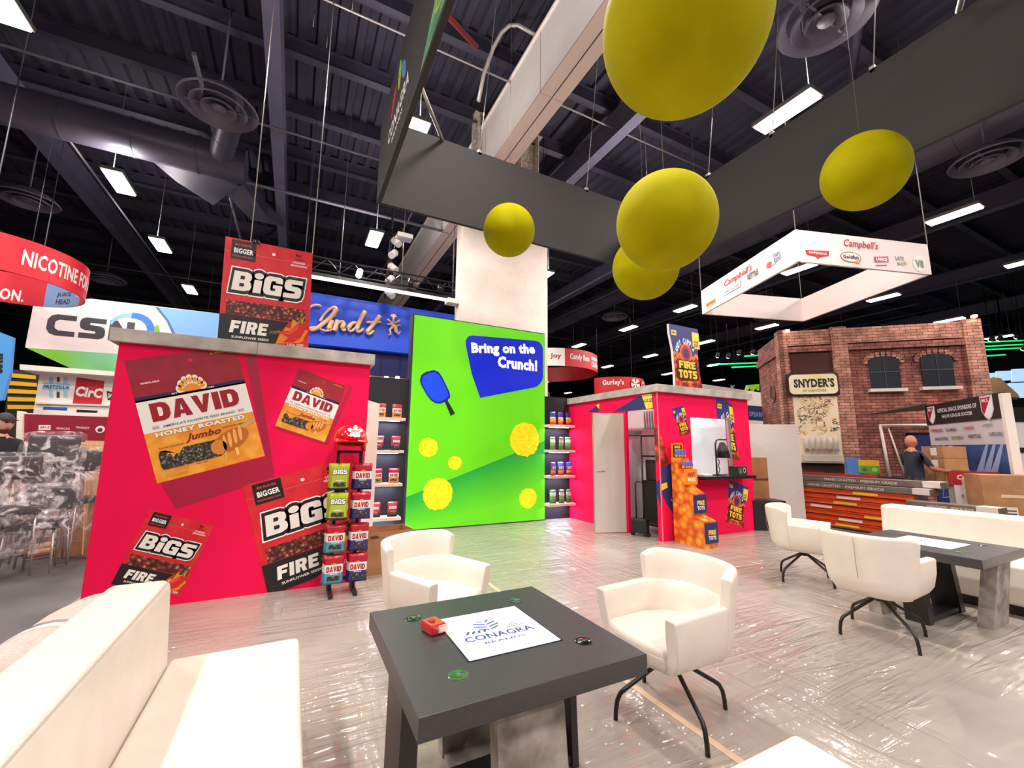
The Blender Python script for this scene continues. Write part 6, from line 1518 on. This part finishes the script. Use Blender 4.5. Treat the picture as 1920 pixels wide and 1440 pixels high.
# canopy edge left of the header, tan rock shape, bright far screens
o = one('dark_canopy', mat('canopy_dark', '#241c18', .8), None, prism, [FP(1640, 775, BA+Vector((-.6, -.6, 0)), BBp+Vector((-.6, -.6, 0))), FP(1738, 757, BA+Vector((-.6, -.6, 0)), BBp+Vector((-.6, -.6, 0))), FP(1738, 768, BA+Vector((-.6, -.6, 0)), BBp+Vector((-.6, -.6, 0)))], (.3, .3, 0), world=True)
tag(o, 'dark triangular canopy edge between brick wall and soccer wall', 'canopy')
o = one('rock_prop', noisy('tan_rock', '#8a6a4a', '#a8865e', 2, .9), None, prism, [EYE+ray(*p)*15.5 for p in [(1848, 742), (1852, 712), (1862, 707), (1876, 709), (1890, 722), (1908, 738), (1912, 745)]], (1, .3, 0), world=True)
tag(o, 'tan rock-like prop rising behind the soccer wall', 'prop')
sc2 = thing('screen_wall', 'bright bluish screen wall far off at the right edge', 'screen', tuple(EYE+ray(1880, 745)*22))
for i, (x0, y0, x1, y1) in enumerate(((1846, 700, 1865, 716), (1868, 696, 1895, 712), (1898, 692, 1925, 714), (1862, 720, 1890, 732), (1893, 718, 1925, 745), (1876, 735, 1890, 748))):
    one('screen_tile', glow('#a8ccf0', 1.1), sc2, prism, [EYE+ray(*p)*22 for p in [(x0, y0), (x1, y0-1), (x1, y1), (x0, y1+1)]], (.2, .1, 0), world=True)

# man with cartons
p = EYE+ray(1708, 842)*8.2; fx = radians(-32)
pm = person((p.x, p.y, 0), fx, 'person in dark t-shirt and grey trousers carrying a stack of cartons', 1.8, shirt='#1e2430', trousers='#4a4744', arms='carry', hair=None, skin='#b8705a')
for k in range(3):
    z = .93+k*.225; t = thing('carton', '%s brown carton of the stack held by the person' % ['lowest', 'middle', 'topmost'][k], 'box', (p.x+.42*cos(fx), p.y+.42*sin(fx), z), fx+.0, 'cartons carried by the person')
    one('carton_body', CARDBOARD, t, box, -.05, .36, -.23, .23, 0, .22, .006)
    one('tape', flat('#8e6238'), t, box, -.051, .361, -.02, .02, .0, .2215)
    if k: one('shipping_label', flat('#e8e0d8'), t, box, -.053, -.05, -.1, .03, .05, .19)

# orange rack beams and grey cartons on the hall floor
ORG = noisy('rack_orange', '#d8491a', '#e85c22', 3, .5)
bz = [.02, .125, .23, .335, .44, .545, .65]
for k, z in enumerate(bz):
    y0 = 3.9-.25*((k*3) % 4)+(.0 if k < 6 else .15); y1 = 6.15+.12*((k*5) % 3)-.05*k
    t = thing('rack_beam', 'long orange steel beam, %s from the floor in the pile behind the sofa' % ['lowest', 'second', 'third', 'fourth', 'fifth', 'sixth', 'topmost'][k], 'beam', (9.75, (y0+y1)/2, z), 0, 'orange beams piled on the floor')
    one('beam_body', ORG, t, box, 9.7-.0+.03*(k % 2), 9.9, y0, y1, z, z+.09, .004, world=True)
    one('flange', mat('orange_dark', '#a83210', .5), t, box, 9.685+.03*(k % 2), 9.7+.03*(k % 2), y0, y1, z+.072, z+.09, world=True)
    c_ = ['#e8b82a', '#e8ddd0'][k % 2]; yy = y0+.5+.35*((k*2) % 4)
    one('warning_label', flat(c_), t, box, 9.69+.03*(k % 2), 9.699+.03*(k % 2), yy, yy+.4, z+.02, z+.07, world=True)
GC = noisy('carton_grey', '#5a4e48', '#6e625a', 4, .6)
for k, (x0, y0, y1, z) in enumerate(((9.7, 3.3, 5.9, .75), (9.85, 3.2, 5.6, .87), (9.4, 2.5, 3.5, .44), (9.4, 2.45, 3.55, .56))):
    t = thing('long_carton', 'long flat grey-brown carton, %s' % ['lying on top of the orange beams', 'uppermost on the pile of orange beams', 'lower one right of the orange beams', 'upper one right of the orange beams'][k], 'box', (x0, (y0+y1)/2, z), 0, 'long grey cartons')
    one('carton_body', GC, t, box, x0, x0+.3, y0, y1, z, z+.11, .004, world=True)
    one('end_label', flat('#cfc6be'), t, box, x0-.004, x0+.3, y0+.02, y0+.25, z+.01, z+.114, world=True)
    a = Art(); a.text('HAND CRAFTED - PREMIUM GRADE', -(y0+y1)/2, z+.05, (y1-y0)*.5, .045, '#c8beb6', 1, .02); a.build('carton_print', (x0, 0, 0), (0, -1, 0), (0, 0, 1), t)
for k, (x, y) in enumerate(((9.4, 2.5), (9.4, 2.9))):
    pass
st_ = one('pallet_stack', noisy('pallet_wood', '#6a5240', '#7e644e', 5, .8), None, box, 9.42, 9.68, 2.6, 3.5, .0, .43, .01, world=True); tag(st_, 'dark wooden pallet blocks under the right-hand grey cartons', 'pallet')
o = one('red_channel', flat('#a01c22'), None, box, 10.05, 10.12, 4.2, 6.2, .985, 1.03, world=True); tag(o, 'thin red strip lying on the uppermost grey carton', 'strip')
def pbox(name, label, px, py, d, w, dp, h, z0, m, rz, prints=None, part='carton_body'):
    p = EYE+ray(px, py)*d; t = thing(name, label, 'box', (p.x, p.y, z0), rz); one(part, m, t, box, -w/2, w/2, -dp/2, dp/2, 0, h, .006)
    if prints:
        a = Art(); prints(a); a.build('box_print', (0, -dp/2, 0), (1, 0, 0), (0, 0, 1), t, world=False, eps=.002, base=.002)
    return t
F_ = radians(-56)
pbox('big_carton', 'big brown cardboard carton behind the right sofa at the frame edge', 1900, 925, 7.2, 1.0, .5, 1.12, 0, CARDBOARD, radians(-50), lambda a: (a.rect(-.3, .35, -.1, .6, '#e4dcd2', 1), a.rect(-.28, .75, .0, .8, '#e0c8a8', 1), a.rect(.1, 0, .14, 1.1, '#9c7040', 1), [a.rect(-.28, .38+k*.05, -.12, .4+k*.05, '#4a4038', 2) for k in range(4)]))
pbox('soup_carton', 'tall white and red carton with white script behind the right sofa', 1843, 925, 7.6, .5, .4, 1.02, 0, flat('#d9d2cc'), radians(-52), lambda a: (a.rect(.02, 0, .25, .78, '#a01c2a', 1), a.text("Campbell's", .13, .4, .6, .12, '#f0e4e0', 2, .02, .3, rot=pi/2), a.text('Goldfish', -.12, .6, .2, .05, '#6a5a54', 1, .03), a.text('LANCE', -.12, .35, .18, .05, '#b86a70', 1, .03)))
pbox('soup_carton', 'red-topped white carton with script in front of the soccer wall', 1820, 905, 7.8, .56, .24, 1.12, 0, flat('#cfc8c4'), radians(-52), lambda a: (a.rect(-.35, .9, .35, 1.15, '#a01c2a', 1), a.text("Campbell's", 0, 1.03, .45, .12, '#f0e4e0', 2, .02, .3), a.text('SNACKS', 0, .7, .4, .06, '#6a5a54', 1, .03)))
pbox('toy_box', 'upright sky blue board beside the dispenser panel', 1601, 878, 10.2, .3, .08, .42, .9, flat('#4a7ec4'), radians(-43))
pbox('toy_box', 'yellow and green open box beside the sky blue board', 1624, 878, 10.2, .42, .3, .3, .98, flat('#d8a81c'), radians(-43), lambda a: (a.rect(-.2, .0, .2, .17, '#5a9a3a', 1), a.ell(-.1, .08, .05, .04, '#2f6a3a', 2), a.ell(.1, .08, .06, .05, '#8ad24a', 2)))
pbox('work_table', 'dark low table under the toy boxes by the brick building', 1590, 905, 10.4, 2.4, .5, .88, 0, mat('table_dark', '#2a1a18', .6), radians(-43), None, 'table_body')
pbox('white_cabinet', 'plain white cabinet wall standing right of the crimson booth', 1436, 840, 9.2, 1.3, .1, 2.05, 0, flat('#cfc6bf'), radians(-38), None, 'side_panel')
pbox('wood_crate', 'brown wooden crate just right of the crimson booth', 1413, 900, 8.6, .35, .4, 1.35, 0, noisy('crate_wood', '#8a5a34', '#a06c42', 4, .8), radians(-20), lambda a: (a.rect(-.17, .3, .17, .34, '#5a3820', 1), a.rect(-.17, .9, .17, .94, '#5a3820', 1)), 'crate_body')
pbox('orange_crate', 'low orange crate on the floor right of the crimson booth', 1428, 955, 8.6, .5, .3, .18, 0, ORG, radians(-30), None, 'crate_body')
pbox('black_trolley', 'low black trolley base behind the side chair, right of the crimson booth', 1432, 935, 8.2, .6, .4, .55, 0, flat('#1c1a1c'), radians(-30), None, 'trolley_body')
